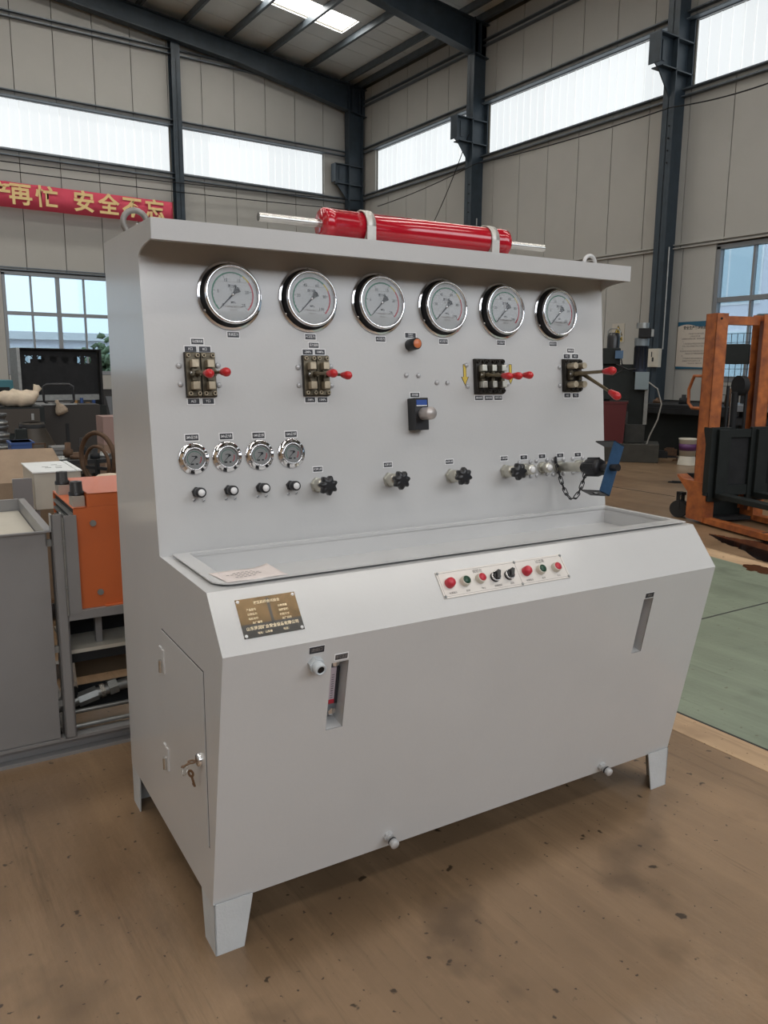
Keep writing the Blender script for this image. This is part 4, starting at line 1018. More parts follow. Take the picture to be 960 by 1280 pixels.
# local x as bench x, local y from the front rail backwards
MB().box((-1.3, 0, 0), (.95, .05, .012)).box((-1.3, .045, .0), (.95, .05, .075)).box((-1.3, 0, .063), (.95, .05, .075)).build('front_channel', TANKP, sk)
MB().box((-1.3, .85, 0), (.95, .90, .075)).build('rear_channel', TANKP, sk)
for x in (-1.2, -.12, .85): MB().box((x-.03, .05, 0), (x+.03, .85, .07)).build('cross_member', TANKP, sk)
tk = MB(); tw0, tw1, td, tz = -1.25, -.165, .84, .898
tk.box((tw0, .006, .078), (tw1, td, .845)); tk.box((tw0, .006, .845), (tw1, .012, tz)); tk.box((tw0, td-.006, .845), (tw1, td, tz)); tk.box((tw1-.006, .006, .845), (tw1, td, tz)); tk.box((tw0, .006, .845), (tw0+.006, td, tz))
tk.box((tw1-.006, 0, tz), (tw1+.022, td+.012, tz+.006)).box((tw0, -.004, tz), (tw1, .012, tz+.006)).box((tw0, td-.006, tz), (tw1, td+.012, tz+.006))
tk.build('oil_tank', TANKP, sk)
MB().box((tw0+.01, .016, .846), (tw1-.01, td-.01, .852)).build('tank_lid', CREAM, sk)
for z in (.20, .42, .84): MB().box((tw1, .02, z), (tw1+.022, .04, z+.025)).build('tank_lug', GALV, sk)
pst = MB().box((-.148, 0, .07), (-.106, .006, .962)).box((-.112, 0, .07), (-.106, .05, .962)).box((-.148, 0, .07), (-.142, .05, .962)).build('frame_post', TANKP, sk)
MB().box((-.104, -.002, .57), (-.058, .005, .955)).build('cooler_bracket', TANKP, sk)
MB().tube([(-.108, -.006, .95), (-.108, -.006, .57)], .004, 6).build('bracket_rod', GALV, sk)
for z in (.86, .68): MB().cyl((-.109, -.004, z), (-.109, -.012, z), .006, n=6).build('bracket_bolt', GALV, sk)
MB().box((-.112, .0, .545), (.75, .05, .575)).box((-.112, .0, .575), (.75, .34, .58)).build('shelf', TANKP, sk)
MB().box((-.112, .05, .395), (.75, .40, .41)).build('lower_shelf', CREAM, sk)
MB().box((-.07, .25, .41), (.75, .27, .545)).build('dark_guard', BLKST, sk)
MB().box((.005, .10, .41), (.03, .13, .55)).build('shelf_strut', TANKP, sk)
MB().box((-.108, .06, .355), (.75, .10, .395)).build('shelf_beam', BLKST, sk)
MB().box((-.09, .30, .20), (.75, .32, .36)).build('wooden_board', mat('board_brown', (.16, .11, .065), .6), sk)
pv_ = MB().tube([(-.16, .12, .155), (-.04, .125, .178), (.06, .13, .196), (.40, .14, .235)], .022, 14).build('oil_pipe', GALV, sk)
MB().cyl((-.075, .124, .170), (.0, .127, .186), .031, n=8, smooth=False).build('ball_valve', GALV, sk)
MB().cyl((.012, .128, .188), (.030, .129, .191), .031, n=6, smooth=False).build('pipe_nut', STEEL, sk)
MB().cyl((.046, .130, .195), (.082, .131, .202), .033, n=6, smooth=False).build('pipe_nut', GALV, sk)
MB().cyl((-.09, .124, .175), (-.09, .122, .235), .016, n=10).build('valve_stem', BLKST, sk)
MB().prism([(-.011, 0), (.013, 0), (.006, .115), (-.006, .115)], 0, .005, 0, T(-.088, .118, .228) @ RXm(PI/2)).build('valve_handle', STEEL, sk)
for z, y in ((.142, .08), (.092, .05)): MB().tube([(-.104, y, z), (.75, y, z)], .009, 8).build('tie_rod', GALV, sk)
MB().box((-.10, .2, .08), (.75, .21, .20)).build('dark_panel', BLKST, sk)
# orange oil cooler standing on the shelf
oc = mroot('oil_cooler', 'bright orange oil cooler with two black capped ports on the grey frame shelf', 'oil cooler', (0, ys_+.02, .58))
oh = .450
mb = MB().box((-.064, 0, .0), (.42, .006, oh-.052)).box((-.012, 0, oh-.052), (.42, .006, oh))          # front plate with stepped corner
mb.box((-.012, 0, oh-.006), (.42, .50, oh)); mb.box((-.012, .006, oh-.055), (-.006, .50, oh)); mb.box((-.064, .0, oh-.058), (-.012, .50, oh-.052))
mb.box((-.064, .494, 0), (.42, .50, oh-.06)); mb.box((.03, -.012, 0), (.42, .0, .006))
mb.build('shroud', ORANGE, oc, None, .0015)
MB().box((-.055, .008, .01), (.40, .49, oh-.06)).build('radiator_core', BLKST, oc)
for k in range(12): MB().box((-.066, .02, .015+k*.031), (-.050, .48, .026+k*.031)).build('cooling_fin', GALV, oc)
for y in (.065, .40):
    pb = MB().box((-.060, y-.04, oh-.052), (-.016, y+.04, oh-.012)).build('port_block', mat('alu_cast', (.42, .38, .33), .5, .4), oc)
    MB().lathe([(.029, 0), (.029, .012), (.024, .016), (.0225, .052), (.020, .054), (.010, .054), (0, .048)], 18, 0, T(-.038, y, oh-.012)).build('port_plug', BLACK, pb)
for x, z in ((.004, .335), (.017, .06)): MB().cyl((x, 0, z), (x, -.008, z), .012, n=12).build('bolt', GALV, oc)
# white switch box behind, and the cardboard box
def px_box(px, py, z): return w2m(fl(px, py, z))
zt_ = .985
a, b = px_box(42, 592, zt_), px_box(103, 590, zt_); c = px_box(27, 580, zt_)
bx = mroot('switch_box', 'white sheet metal switch box with marked lid behind the orange cooler', 'switch box', (a.x, a.y, 0))
dw, dd = b.x-a.x, min(.5, c.y-a.y)
MB().box((0, 0, .80), (dw, dd, zt_)).build('box_body', CREAM, bx, None, .003)
MB().box((-.006, -.006, zt_), (dw*.9, dd, zt_+.006)).build('lid', BOXW, bx); MB().box((dw*.9+.006, -.006, zt_), (dw+.006, dd, zt_+.006)).build('lid_edge', BOXW, bx)
MB().box((-.10, -.02, .55), (-.012, 0, zt_-.02)).build('box_door', TANKP, bx)
MB().box((-.012, .01, .0), (.02, .05, .80)).box((dw-.05, .01, .0), (dw-.02, .05, .80)).box((-.012, dd-.05, 0), (.02, dd-.01, .80)).box((dw-.05, dd-.05, 0), (dw-.02, dd-.01, .80)).build('stand', TANKP, bx)
mb = MB()
for x, y in ((.3, .45), (.34, .35), (.55, .62), (.60, .45), (.56, .3)): mb.box((dw*x, dd*y, zt_+.006), (dw*x+.03, dd*y+.012, zt_+.0065))
mb.build('marker_print', INK, bx)

def thing_box(name, label, cat, loc, size, m, rz=MR, grp=None, bev=.004):
    r = root(name, label, cat, loc, rz, grp); return r
def corr(px, py, dist):                                      # ground point at horizontal distance dist along a pixel column
    v = ray(px, 640); h = Vector((v.x, v.y, 0)).normalized(); return Vector((CAM.x, CAM.y, 0)) + h*dist
def zrow(P, py): return prow(P, py)
# cardboard box with raised flaps
P = corr(40, 0, 5.2); z0, z1 = 0, zrow(P, 596)
cbx = root('cardboard_box', 'open brown cardboard box with raised flaps on a pallet', 'box', (P.x, P.y, 0), -.15)
MB().box((-.42, -.25, .14), (.22, .25, z1)).build('carton', CARD, cbx)
MB().add([(-.42, -.25, z1), (.22, -.25, z1), (.14, .0, z1+.17), (-.34, .0, z1+.17), (-.42, -.244, z1), (.22, -.244, z1), (.14, .006, z1+.17), (-.34, .006, z1+.17)], [(0,1,2,3), (7,6,5,4), (0,4,5,1), (1,5,6,2), (2,6,7,3), (3,7,4,0)]).build('flap', CARD, cbx)
MB().add([(-.42, -.25, z1), (-.42, .25, z1), (-.66, .2, z1-.10), (-.66, -.2, z1-.10), (-.42, -.25, z1-.006), (-.42, .25, z1-.006), (-.66, .2, z1-.106), (-.66, -.2, z1-.106)], [(0,1,2,3), (7,6,5,4), (0,4,5,1), (1,5,6,2), (2,6,7,3), (3,7,4,0)]).build('flap', CARD, cbx)
for k in range(3): MB().box((-.45+.29*k, -.28, 0), (-.35+.29*k, .28, .12)).build('pallet_block', WOOD, cbx)
MB().box((-.47, -.28, .12), (.24, .28, .14)).build('pallet_deck', WOOD, cbx)

# ================================================================== CLUTTER IN FRONT OF THE GABLE WALL
# unfinished dark bench with six gauge holes
P = corr(88, 0, 15.0); ztop = zrow(P, 437); zbot = zrow(P, 490); Pl, Pr = corr(38, 0, 15.0), corr(132, 0, 15.4)
ax = (Pr-Pl); L_ = ax.length; ang = math.atan2(ax.y, ax.x)
ub_ = root('unfinished_bench', 'dark unpainted test bench carcass with six round gauge holes in its panel', 'bench carcass', (Pl.x, Pl.y, 0), ang)
z0 = zbot-.05; hz = ztop-.17; hr = .065
mb = MB(); xs = [0]; 
for k in range(6): xc = L_*(.12+.152*k); xs += [xc-hr, xc+hr]
xs.append(L_)
for i in range(0, len(xs)-1, 2): mb.box((xs[i], 0, z0), (xs[i+1], .01, ztop))
for k in range(6):
    xc = L_*(.12+.152*k); mb.box((xc-hr, 0, z0), (xc+hr, .01, hz-hr)); mb.box((xc-hr, 0, hz+hr), (xc+hr, .01, ztop))
    N = 16; sq = []; ci = []
    for q in range(N):
        a = 2*PI*q/N+PI/N; c, s = math.cos(a), math.sin(a); m_ = max(abs(c), abs(s)); sq.append((xc+hr*c/m_, 0, hz+hr*s/m_)); ci.append((xc+hr*.93*c, 0, hz+hr*.93*s))
    mb.add(sq+ci, [(q, (q+1) % N, N+(q+1) % N, N+q) for q in range(N)])
mb.build('gauge_panel', BLKST, ub_)
MB().box((-.06, -.10, .12), (-.01, .35, ztop+.02)).build('side_plate', GALV, ub_); MB().box((L_+.01, -.10, .12), (L_+.05, .35, ztop+.02)).build('side_plate', BLKST, ub_)
MB().box((0, -.12, ztop), (L_, .02, ztop+.02)).build('top_lip', BLKST, ub_); MB().box((L_*.33, .25, z0), (L_*.80, .27, ztop-.08)).box((L_*.20, .30, z0), (L_*.34, .32, ztop-.16)).build('inner_board', BLKST, ub_)
MB().box((0, -.02, z0-.10), (L_, .03, z0)).build('cross_bar', GALV, ub_)
MB().box((.0, -.35, .12), (L_, .35, zrow(P, 507))).build('lower_cabinet', GRNBLK, ub_)
for x in (.02, L_-.1):
    for y in (-.3, .25): MB().box((x, y, 0), (x+.08, y+.05, .12)).build('foot', BLKST, ub_)
for k in range(5):
    x = L_*(.55+.08*k); MB().cyl((x, -.2, zrow(P, 507)), (x, -.2, zrow(P, 507)+.05+.04*(k % 3)), .03+.01*(k % 2), n=10).build('fitting', mat('brass_parts', (.35, .20, .08), .4, .6) if k % 2 else BLUEP, ub_)
# nearer dark cabinet with a white edged door and tube handle
P = corr(95, 0, 11.6); zt1 = zrow(P, 506)
cab = root('steel_cabinet', 'dark brown steel cabinet with pale edge strip and black loop handle', 'cabinet', (P.x, P.y, 0), MR)
w2 = .82
MB().box((-.36, 0, .06), (w2-.42, .5, zt1)).build('cabinet_body', mat('dark_brown_paint', (.020, .016, .013), .6), cab)
MB().box((-.42, -.012, .1), (-.355, .0, zt1+.02)).build('edge_strip', CREAM, cab); MB().box((-.42, -.015, zt1), (.1, .45, zt1+.02)).build('top_tray', GALV, cab)
MB().box((-.06, -.012, .1), (-.02, 0, zt1-.25)).build('dark_strip', BLKST, cab)
for x in (-.40, .34):
    for y in (.02, .42): MB().box((x, y, 0), (x+.05, y+.05, .06)).build('foot', BLKST, cab)
zc = zt1+.145; hp = []
for t in range(20):
    a = 2*PI*t/20; hp.append((-.12+.19*max(-1, min(1, 1.25*math.cos(a))), .03, zc+.13*max(-1, min(1, 1.25*math.sin(a)))))
MB().tube(hp, .017, 8, 0, True).build('loop_handle', BLACK, cab)
rag = tag(MB().lathe([(0, .10), (.025, .09), (.02, .05), (.06, .0), (.085, -.06), (.075, -.10), (.03, -.085), (0, -.09)], 14, 0, Matrix.Diagonal((1, .6, 1, 1))).build('cloth_rag', mat('rag_brown', (.40, .32, .24), .9, var=.4, vscale=30), None, Matrix.Translation((P.x-.14, P.y-.075, zt1-.02)) @ RYm(-.4)), 'small pale rag tied to the black loop handle', 'rag')
# grey sloping belt / dark plank leaning at the right of it
pk = Vector((P.x+.52, P.y-.12, 0))
tag(MB().add([(-.06, 0, 1.12), (.06, 0, 1.12), (.26, -.06, .1), (.12, -.06, .1), (-.06, .02, 1.12), (.06, .02, 1.12), (.26, -.04, .1), (.12, -.04, .1)], [(3,2,1,0), (4,5,6,7), (0,1,5,4), (1,2,6,5), (2,3,7,6), (3,0,4,7)]).add([(-.1,-.02,0),(.3,-.1,0),(.3,.1,0),(-.1,.1,0),(-.1,-.02,.1),(.3,-.1,.1),(.3,.1,.1),(-.1,.1,.1)],[(3,2,1,0),(4,5,6,7),(0,1,5,4),(1,2,6,5),(2,3,7,6),(3,0,4,7)]).build('steel_chute', mat('chute_dark', (.10, .105, .11), .45, .3), None, Matrix.Translation(pk)), 'tall dark steel chute standing beside the loop-handled cabinet', 'chute')
# dark box with a white sack on it
P = corr(37, 0, 10.8); zs = zrow(P, 509); 
dk = root('steel_crate', 'dark steel crate carrying the white sack', 'crate', (P.x, P.y, 0), MR)
MB().box((-.34, 0, .0), (.26, .5, zs)).build('crate_body', GRNBLK, dk); MB().box((-.34, -.012, zs-.32), (.2, 0, zs-.02)).build('crate_door', mat('crate_door_brown', (.045, .036, .028), .6), dk)
MB().box((.10, -.02, zs-.16), (.13, -.012, zs-.08)).build('latch', GALV, dk)
mb = MB().ball((0, 0, 0), 1, 28, 0, (.25, .2, .12))
mb.v = [(v[0], v[1], v[2] + .085*max(0, (v[0]-.10)/.15)**1.5 + .02*max(0, -v[0]/.25)) for v in mb.v]; mb.lathe([(.0, 0), (.05, .01), (.035, .05), (.055, .11), (.02, .12), (0, .1)], 12, 0, T(.19, 0, .06) @ RYm(.5))
for i, v in enumerate(mb.v):
    n = .010*math.sin(v[0]*41+v[2]*27)+.007*math.sin(v[0]*77-v[1]*33); mb.v[i] = (v[0], v[1]+n, max(-.085, v[2]+n))
tag(mb.build('cloth_sack', SACK, None, Matrix.Translation((P.x+.0, P.y+.22, zs+.087))), 'lumpy off-white cloth sack lying on a dark crate under the window', 'sack')
# milk-can like dark vessel and small jerrycan in front of the crate
Pv = corr(48, 0, 9.8); zv = zrow(Pv, 528)
vs_ = root('oil_drum', 'dark brown shouldered oil drum in front of the steel crate', 'drum', (Pv.x, Pv.y, 0))
MB().lathe([(0, 0), (.24, 0), (.25, .02), (.25, zv*.62), (.24, zv*.70), (.13, zv*.95), (.13, zv), (0, zv)], 24).build('drum_body', mat('drum_brown', (.05, .04, .03), .5, .3, var=.3), vs_)
MB().lathe([(.14, zv*.93), (.14, zv*.97), (.11, zv)], 20).build('neck_ring', BLKST, vs_)
Pj = corr(34, 0, 9.0); zj = zrow(Pj, 536); jc = root('oil_can', 'small square dark oil can beside the shouldered drum', 'oil can', (Pj.x, Pj.y, 0), MR)
MB().box((-.055, -.04, 0), (.055, .08, zj)).build('can_body', GRNBLK, jc, None, .008); MB().cyl((0, .02, zj), (0, .02, zj+.03), .02, n=10).build('can_cap', BLACK, jc)
# stack of turned hubs at the frame edge
P = corr(7, 0, 8.6)
zz = 0; top = zrow(P, 514); hgt = .118; n = round(top/hgt)
for k in range(n):
    od = ('topmost', 'second from the top', 'third from the top', 'fourth from the top', 'fifth from the top', 'sixth from the top', 'seventh from the top', 'eighth from the top', 'ninth from the top', 'tenth from the top')
    h_ = root('steel_hub', 'grey turned steel hub, %s of the tall hub stack' % od[min(9, n-1-k)], 'hub', (P.x+.006*math.sin(k*2.1), P.y+.006*math.cos(k*1.7), zz), k*.7, 'stacked steel hubs')
    link('hub_body', shared('hub', lambda: MB().lathe([(0, 0), (.085, 0), (.088, .012), (.088, .040), (.07, .046), (.07, .078), (.086, .084), (.086, .114), (.08, .118), (0, .118)], 20).mesh('hub_body', mat('hub_steel', (.13, .135, .14), .4, .6, var=.4, vscale=12))), h_)
    link('hub_rim', shared('hubr', lambda: MB().ring([(.089, .018), (.089, .034), (.084, .034), (.084, .018)], 20).mesh('hub_rim', GALV)), h_)
    zz += hgt
Pt = corr(8, 0, 12.5)
tl = root('teal_cabinet', 'teal painted machine cabinet standing behind the stack of hubs', 'cabinet', (Pt.x, Pt.y, 0), MR)
zt2 = zrow(Pt, 475); MB().box((-.6, 0, .05), (.22, .5, zt2)).build('cabinet_body', TEAL, tl, None, .01); MB().box((-.55, -.01, .15), (.17, 0, zt2-.1)).build('cabinet_door', BLKST, tl)
for x in (-.55, .1): MB().box((x, .05, 0), (x+.06, .45, .05)).build('foot', BLKST, tl)
# blue crate, wooden crate
Pb = corr(36, 0, 7.6); zb1, zb0 = zrow(Pb, 553), zrow(Pb, 569)
bc = root('blue_crate', 'dark blue plastic crate on a low trestle behind the cardboard box', 'crate', (Pb.x, Pb.y, 0), MR)
MB().box((-.10, 0, zb0), (.08, .3, zb1)).build('crate_body', BLUEP, bc, None, .006); MB().box((-.11, -.008, zb1-.02), (.09, .308, zb1)).build('crate_rim', BLUEP, bc)
for x in (-.09, .04): MB().box((x, .02, 0), (x+.03, .06, zb0)).box((x, .24, 0), (x+.03, .28, zb0)).build('trestle_leg', BLKST, bc)
Pw = corr(64, 0, 7.9); zw1 = zrow(Pw, 556); wc = root('steel_block', 'pile of flat grey steel plates beside the blue crate', 'steel plates', (Pw.x, Pw.y, 0), MR)
for k in range(4): MB().box((-.02+.02*k, -.05, zw1-.16+.035*k), (.24-.015*k, .2, zw1-.13+.035*k)).build('steel_plate', mat('plate_grey', (.16, .16, .155), .5, .4), wc)
MB().box((0, 0, 0), (.2, .18, zw1-.16)).build('plinth_block', BLKST, wc)
Pf = corr(54, 0, 7.4); zf1, zf0 = zrow(Pf, 554), zrow(Pf, 562); fr_ = root('wooden_frame', 'small brown wooden frame box standing behind the cardboard flap', 'wooden box', (Pf.x, Pf.y, 0), MR)
MB().box((-.05, 0, zf0), (.06, .015, zf0+.012)).box((-.05, 0, zf1-.012), (.06, .015, zf1)).box((-.05, 0, zf0), (-.038, .015, zf1)).box((.048, 0, zf0), (.06, .015, zf1)).build('frame_face', RUST, fr_)
MB().box((-.05, .015, 0), (.06, .14, zf0)).build('frame_stand', BLKST, fr_)
# rusty rings and wheel
Pg = fl(125, 640); Pg = corr(126, 0, 5.6)
zc_ = zrow(Pg, 578); R1 = .155
rg = root('rusty_wheel', 'large rusty iron ring standing upright beside the bench side panel', 'iron ring', (Pg.x, Pg.y, 0), -1.15)
zr0 = zrow(Pg, 541); zr1 = zrow(Pg, 604); R1 = (zr0-zr1)/2; zc_ = (zr0+zr1)/2
MB().tube([(R1*math.cos(t*PI/16), 0, zc_+R1*math.sin(t*PI/16)) for t in range(32)], .016, 8, 0, True).build('rim', RUST, rg)
MB().box((-.05, -.05, 0), (.05, .05, zc_-R1+.004)).build('stand', BLKST, rg)
Pg2 = corr(125, 0, 5.3); zr0 = zrow(Pg2, 558); zr1 = zrow(Pg2, 602); R2 = (zr0-zr1)/2; zc2 = (zr0+zr1)/2
rg2 = root('rusty_wheel', 'smaller rusty handwheel with cross bar in front of the large iron ring', 'handwheel', (Pg2.x, Pg2.y, 0), -1.15)
MB().tube([(R2*math.cos(t*PI/16), 0, zc2+R2*math.sin(t*PI/16)) for t in range(32)], .011, 8, 0, True).build('rim', RUST, rg2)
MB().box((-R2, -.008, zc2-.035), (R2, .008, zc2-.015)).box((-.012, -.01, zc2-R2), (.012, .01, zc2+.03)).build('spoke', BLKST, rg2)
MB().box((-.05, -.04, 0), (.05, .04, zc2-R2+.004)).build('stand', BLKST, rg2)
# low iron table with bits, pinkish cartons at the right
Ps = corr(100, 0, 6.8); zs1 = zrow(Ps, 574)
it = root('iron_table', 'low black iron table strewn with machined parts', 'table', (Ps.x, Ps.y, 0), MR)
MB().box((-.25, -.1, zs1-.03), (.35, .35, zs1)).build('table_top', BLKST, it)
for x in (-.24, .31):
    for y in (-.09, .31): MB().box((x, y, 0), (x+.03, y+.03, zs1-.03)).build('leg', BLKST, it)
for k, (x, y, r, h, m) in enumerate(((-.12, .0, .05, .03, GALV), (.02, .05, .06, .05, RUST), (.14, -.02, .04, .08, BLKST), (.24, .1, .05, .04, GALV), (-.02, .2, .04, .12, RUST), (.1, .22, .035, .15, BLKST))):
    o = tag(MB().lathe([(0, 0), (r, 0), (r, h*.5), (r*.6, h*.55), (r*.6, h), (0, h)], 14).build('machined_part', m, None, Matrix.Translation((Ps.x+x, Ps.y+y, zs1))), ('low grey stepped disc on the iron table', 'broad low rusty stepped part on the iron table', 'short black stepped part on the iron table', 'flat grey stepped ring on the iron table', 'tall slim rusty spindle part on the iron table', 'tallest slim black spindle part on the iron table')[k], 'machine part', 'parts on the iron table')
Pc = corr(139, 0, 7.6); z_a, z_b = zrow(Pc, 521), zrow(Pc, 556)
c1 = root('carton', 'tall pinkish carton, upper of two beside the bench side panel', 'box', (Pc.x, Pc.y, z_b), MR); MB().box((-.03, 0, 0), (.3, .3, z_a-z_b)).build('carton_body', mat('pink_card', (.26, .17, .15), .8), c1); MB().box((.12, -.001, .01), (.15, .0, z_a-z_b-.01)).build('tape', CREAM, c1)
c2 = root('carton', 'tall brown carton, lower of two beside the bench side panel', 'box', (Pc.x, Pc.y, 0), MR); MB().box((-.03, 0, 0), (.3, .3, z_b)).build('carton_body', mat('brown_card', (.20, .13, .09), .8), c2); MB().box((.12, -.001, .01), (.15, 0, z_b-.01)).build('tape', CREAM, c2)
Pk = corr(140, 0, 4.6); zk = zrow(Pk, 591)
s2_ = root('covered_stool', 'pale cloth bundle on a short post behind the orange cooler', 'cloth bundle', (Pk.x, Pk.y, 0))
mb = MB().ball((0, 0, 0), .12, 14, 0, (1, 1, .62))
for i, v in enumerate(mb.v): n = .01*math.sin(v[0]*60+v[1]*40); mb.v[i] = (v[0]+n, v[1], v[2]+zk-.075)
mb.build('bundle', SACK, s2_); MB().cyl((0, 0, 0), (0, 0, zk-.12), .05, n=12).build('post', BLKST, s2_)

# ================================================================== WALL SIGNS
ba, bb = onb(-60, 221, YB-.4), onb(217, 251, YB-.4); zb_ = (onb(0, 264, YB-.4).z + onb(217, 276, YB-.4).z)/2; zt_b = (onb(0, 228, YB-.4).z + onb(217, 251, YB-.4).z)/2
bw_ = bb.x-ba.x; bh = zt_b-zb_
ban = root('safety_banner', 'long red cloth banner with yellow characters hung on the gable wall', 'banner', (ba.x, YB-.4, zb_))
FB_ = frame((0, 0, 0), (1, 0, 0), (0, 0, 1))
mb = MB(); NXb = 40; vs = []
for z in (0, bh):
    for i in range(NXb+1): vs.append((bw_*i/NXb, z, .012*math.sin(i*.9)+.008*math.sin(i*2.3)))
mb.add(vs, [(i, i+1, NXb+2+i, NXb+1+i) for i in range(NXb)], 0, True)
cl = mb.build('cloth', BANNER, ban, FB_); so = cl.modifiers.new('thick', 'SOLIDIFY'); so.thickness = .004
for ch_, px in (('产', 0), ('再', 26), ('忙', 58.5), ('安', 104.5), ('全', 135.5), ('不', 164.5), ('忘', 192.5)):
    x = onb(px, 250, YB-.4).x - ba.x
    link('character', text_mesh(ch_, bh*.90, BANYEL, .026), ban, FB_ @ T(x, bh*.5, .03))
for x in (.02, bw_-.02): MB().cyl((x, .0, -.02), (x, .0, bh+.02), .012, n=8).build('banner_pole', WOOD, ban)
pa = onr(851, 403); pb_ = onr(847, 461); pw_ = pa.y - onr(893, 402).y + .02; ph_ = pa.z-pb_.z
pos = root('rules_poster', 'cream notice board with blue wave header and printed rules on the window wall', 'poster', (XR-.055, pa.y, pb_.z))
FP_ = frame((0, 0, 0), (0, -1, 0), (0, 0, 1))
MB().box((0, 0, 0), (pw_, ph_, .02)).build('board', BOARD, pos, FP_)
wv = [(pw_*k/12, ph_*(.93 + .035*math.sin(k*.55) - .03*(1-k/12))) for k in range(13)]
MB().prism(wv + [(pw_, ph_), (0, ph_)], .02, .022).build('blue_header', POSTB, pos, FP_)
MB().prism([(0, 0), (pw_, 0), (pw_, ph_*.025), (0, ph_*.05)], .02, .022).build('blue_footer', POSTB, pos, FP_)
link('lettering', text_mesh('安全生产管理制度', .075, INK, .02, pw_*.66), pos, FP_ @ T(pw_*.5, ph_*.865, .0215))
lines_ = ['一、', '严格遵守安全操作规程', '上岗前检查设备', '认真做好交接班记录，保持现场整洁', '二、', '使用设备前必须检查各部位是否正常', '作业人员必须穿戴劳动防护用品上岗', '三、', '发现异常立即停机并报告班组负责人', '设备运行中严禁触摸转动部位', '四、', '工作结束后切断电源清理场地', '定期维护保养设备做好记录', '下班前关闭门窗和水电']
for k, s in enumerate(lines_):
    link('lettering', text_mesh(s, .034, INKG, .01), pos, FP_ @ T(pw_*(.2 if len(s) < 3 else .46+.03*((k*7) % 4)), ph_*(.79-.052*k), .0215))
wa = onr(768, 405); wbp = onr(782, 428); ww, wh = wa.y-wbp.y, wa.z-wbp.z
ws_ = root('warning_sign', 'small white sign with yellow warning triangle on the window wall', 'sign', (XR-.055, wa.y, wbp.z))
MB().box((0, 0, 0), (ww, wh, .01)).build('sign_board', CREAM, ws_, FP_)
t_ = [(ww*.12, wh*.36), (ww*.88, wh*.36), (ww*.5, wh*.92)]
MB().prism(t_, .01, .012).build('triangle_border', INK, ws_, FP_)
MB().prism([(ww*.2, wh*.40), (ww*.8, wh*.40), (ww*.5, wh*.84)], .012, .0135).build('triangle', YEL, ws_, FP_)
MB().prism([(ww*.47, wh*.70), (ww*.56, wh*.70), (ww*.51, wh*.60), (ww*.58, wh*.60), (ww*.46, wh*.45), (ww*.49, wh*.56), (ww*.42, wh*.56)], .0135, .0145).build('bolt_symbol', INK, ws_, FP_)
MB().box((ww*.12, wh*.06, .01), (ww*.88, wh*.28, .012)).build('yellow_strip', YEL, ws_, FP_)
link('lettering', text_mesh('当心触电', .06, INK, .02), ws_, FP_ @ T(ww*.5, wh*.17, .013))
# switch box on the column
eb = onr(815, 436, XR-.55); eb2 = onr(826, 459, XR-.55)
el = root('meter_box', 'pale wall switch box fixed on the dark column', 'switch box', (XR-.55, eb.y+.03, eb2.z))
MB().box((0, 0, 0), (eb.y-eb2.y+.03, eb.z-eb2.z, .10)).build('box_body', CREAM, el, FP_, .005)
MB().box((.02, .02, .10), (eb.y-eb2.y+.01, eb.z-eb2.z-.02, .104)).build('box_cover', CREAM, el, FP_)
MB().box((.13, .11, .104), (.16, .19, .115)).build('latch', BLACK, el, FP_); MB().box((.10, .2, .104), (.12, .3, .106)).build('mark', INK, el, FP_)

# ================================================================== MACHINES ALONG THE WINDOW WALL
# low dark bed with two vertical motors
def ppl(px, py, P):                                          # point over the ground line through P facing the camera
    h = Vector((P.x-CAM.x, P.y-CAM.y, 0)).normalized(); return hit(px, py, h, h.dot(Vector((P.x, P.y, 0))))
Pp = fl(790, 578); hd = Vector((Pp.x-CAM.x, Pp.y-CAM.y, 0)).normalized(); ang = math.atan2(-hd.x, hd.y)      # local y looks away from the camera
pm = root('honing_machine', 'dark green-black machine on a low bed with motor column and red bin', 'machine', (Pp.x, Pp.y, 0), ang)
def loc(px, py): q = ppl(px, py, Pp) - Vector((Pp.x, Pp.y, 0)); return q.x*math.cos(ang)+q.y*math.sin(ang), q.z
x0, _ = loc(745, 575); x1, zb1 = loc(824, 556)
MB().box((x0-.9, 0, 0), (x1, .7, zb1)).build('bed', mat('bed_dark', (.05, .048, .04), .6, var=.4), pm, None, .01)
xa, zl = loc(783, 531); xb, zt = loc(811, 487)
MB().box((xa-.03, .2, zb1), (xb-.02, .55, zl)).build('column_foot', mat('column_dark', (.035, .036, .033), .6, var=.4), pm, None, .01)
MB().box((loc(786, 500)[0], .22, zl), (loc(808, 500)[0], .5, zt)).build('column', GRNBLK, pm)
MB().box((xb-.06, .18, zl), (xb, .24, zt)).build('guide_strip', GALV, pm)
xc0, zc0 = loc(793, 487); xc1, zc1 = loc(812, 465)
MB().box((xc0, .05, zc0), (xc1, .3, zc1)).build('grey_cover', mat('cover_grey', (.19, .24, .26), .5), pm, None, .006)
mx = (loc(793, 440)[0]+loc(810, 440)[0])/2; rm = (loc(810, 440)[0]-loc(793, 440)[0])/2
z_ = [loc(800, y)[1] for y in (465, 432, 422, 410, 403)]
MB().lathe([(rm, z_[0]), (rm, z_[1]), (rm*1.05, z_[1]), (rm*1.05, z_[2])], 20, 0, T(mx, .2, 0)).build('motor_body', mat('motor_dark_blue', (.018, .026, .045), .45), pm)
for k in range(10):
    a = 2*PI*k/10; MB().box((rm*.98, -.006, z_[0]+.05), (rm*1.07, .006, z_[1]-.02), 0, T(mx, .2, 0) @ RZ(a)).build('motor_fin', BLKST, pm)
MB().lathe([(rm*1.1, z_[1]), (rm*1.1, z_[2])], 20, 0, T(mx, .2, 0)).build('motor_flange', mat('flange_grey', (.20, .23, .25), .45, .3), pm)
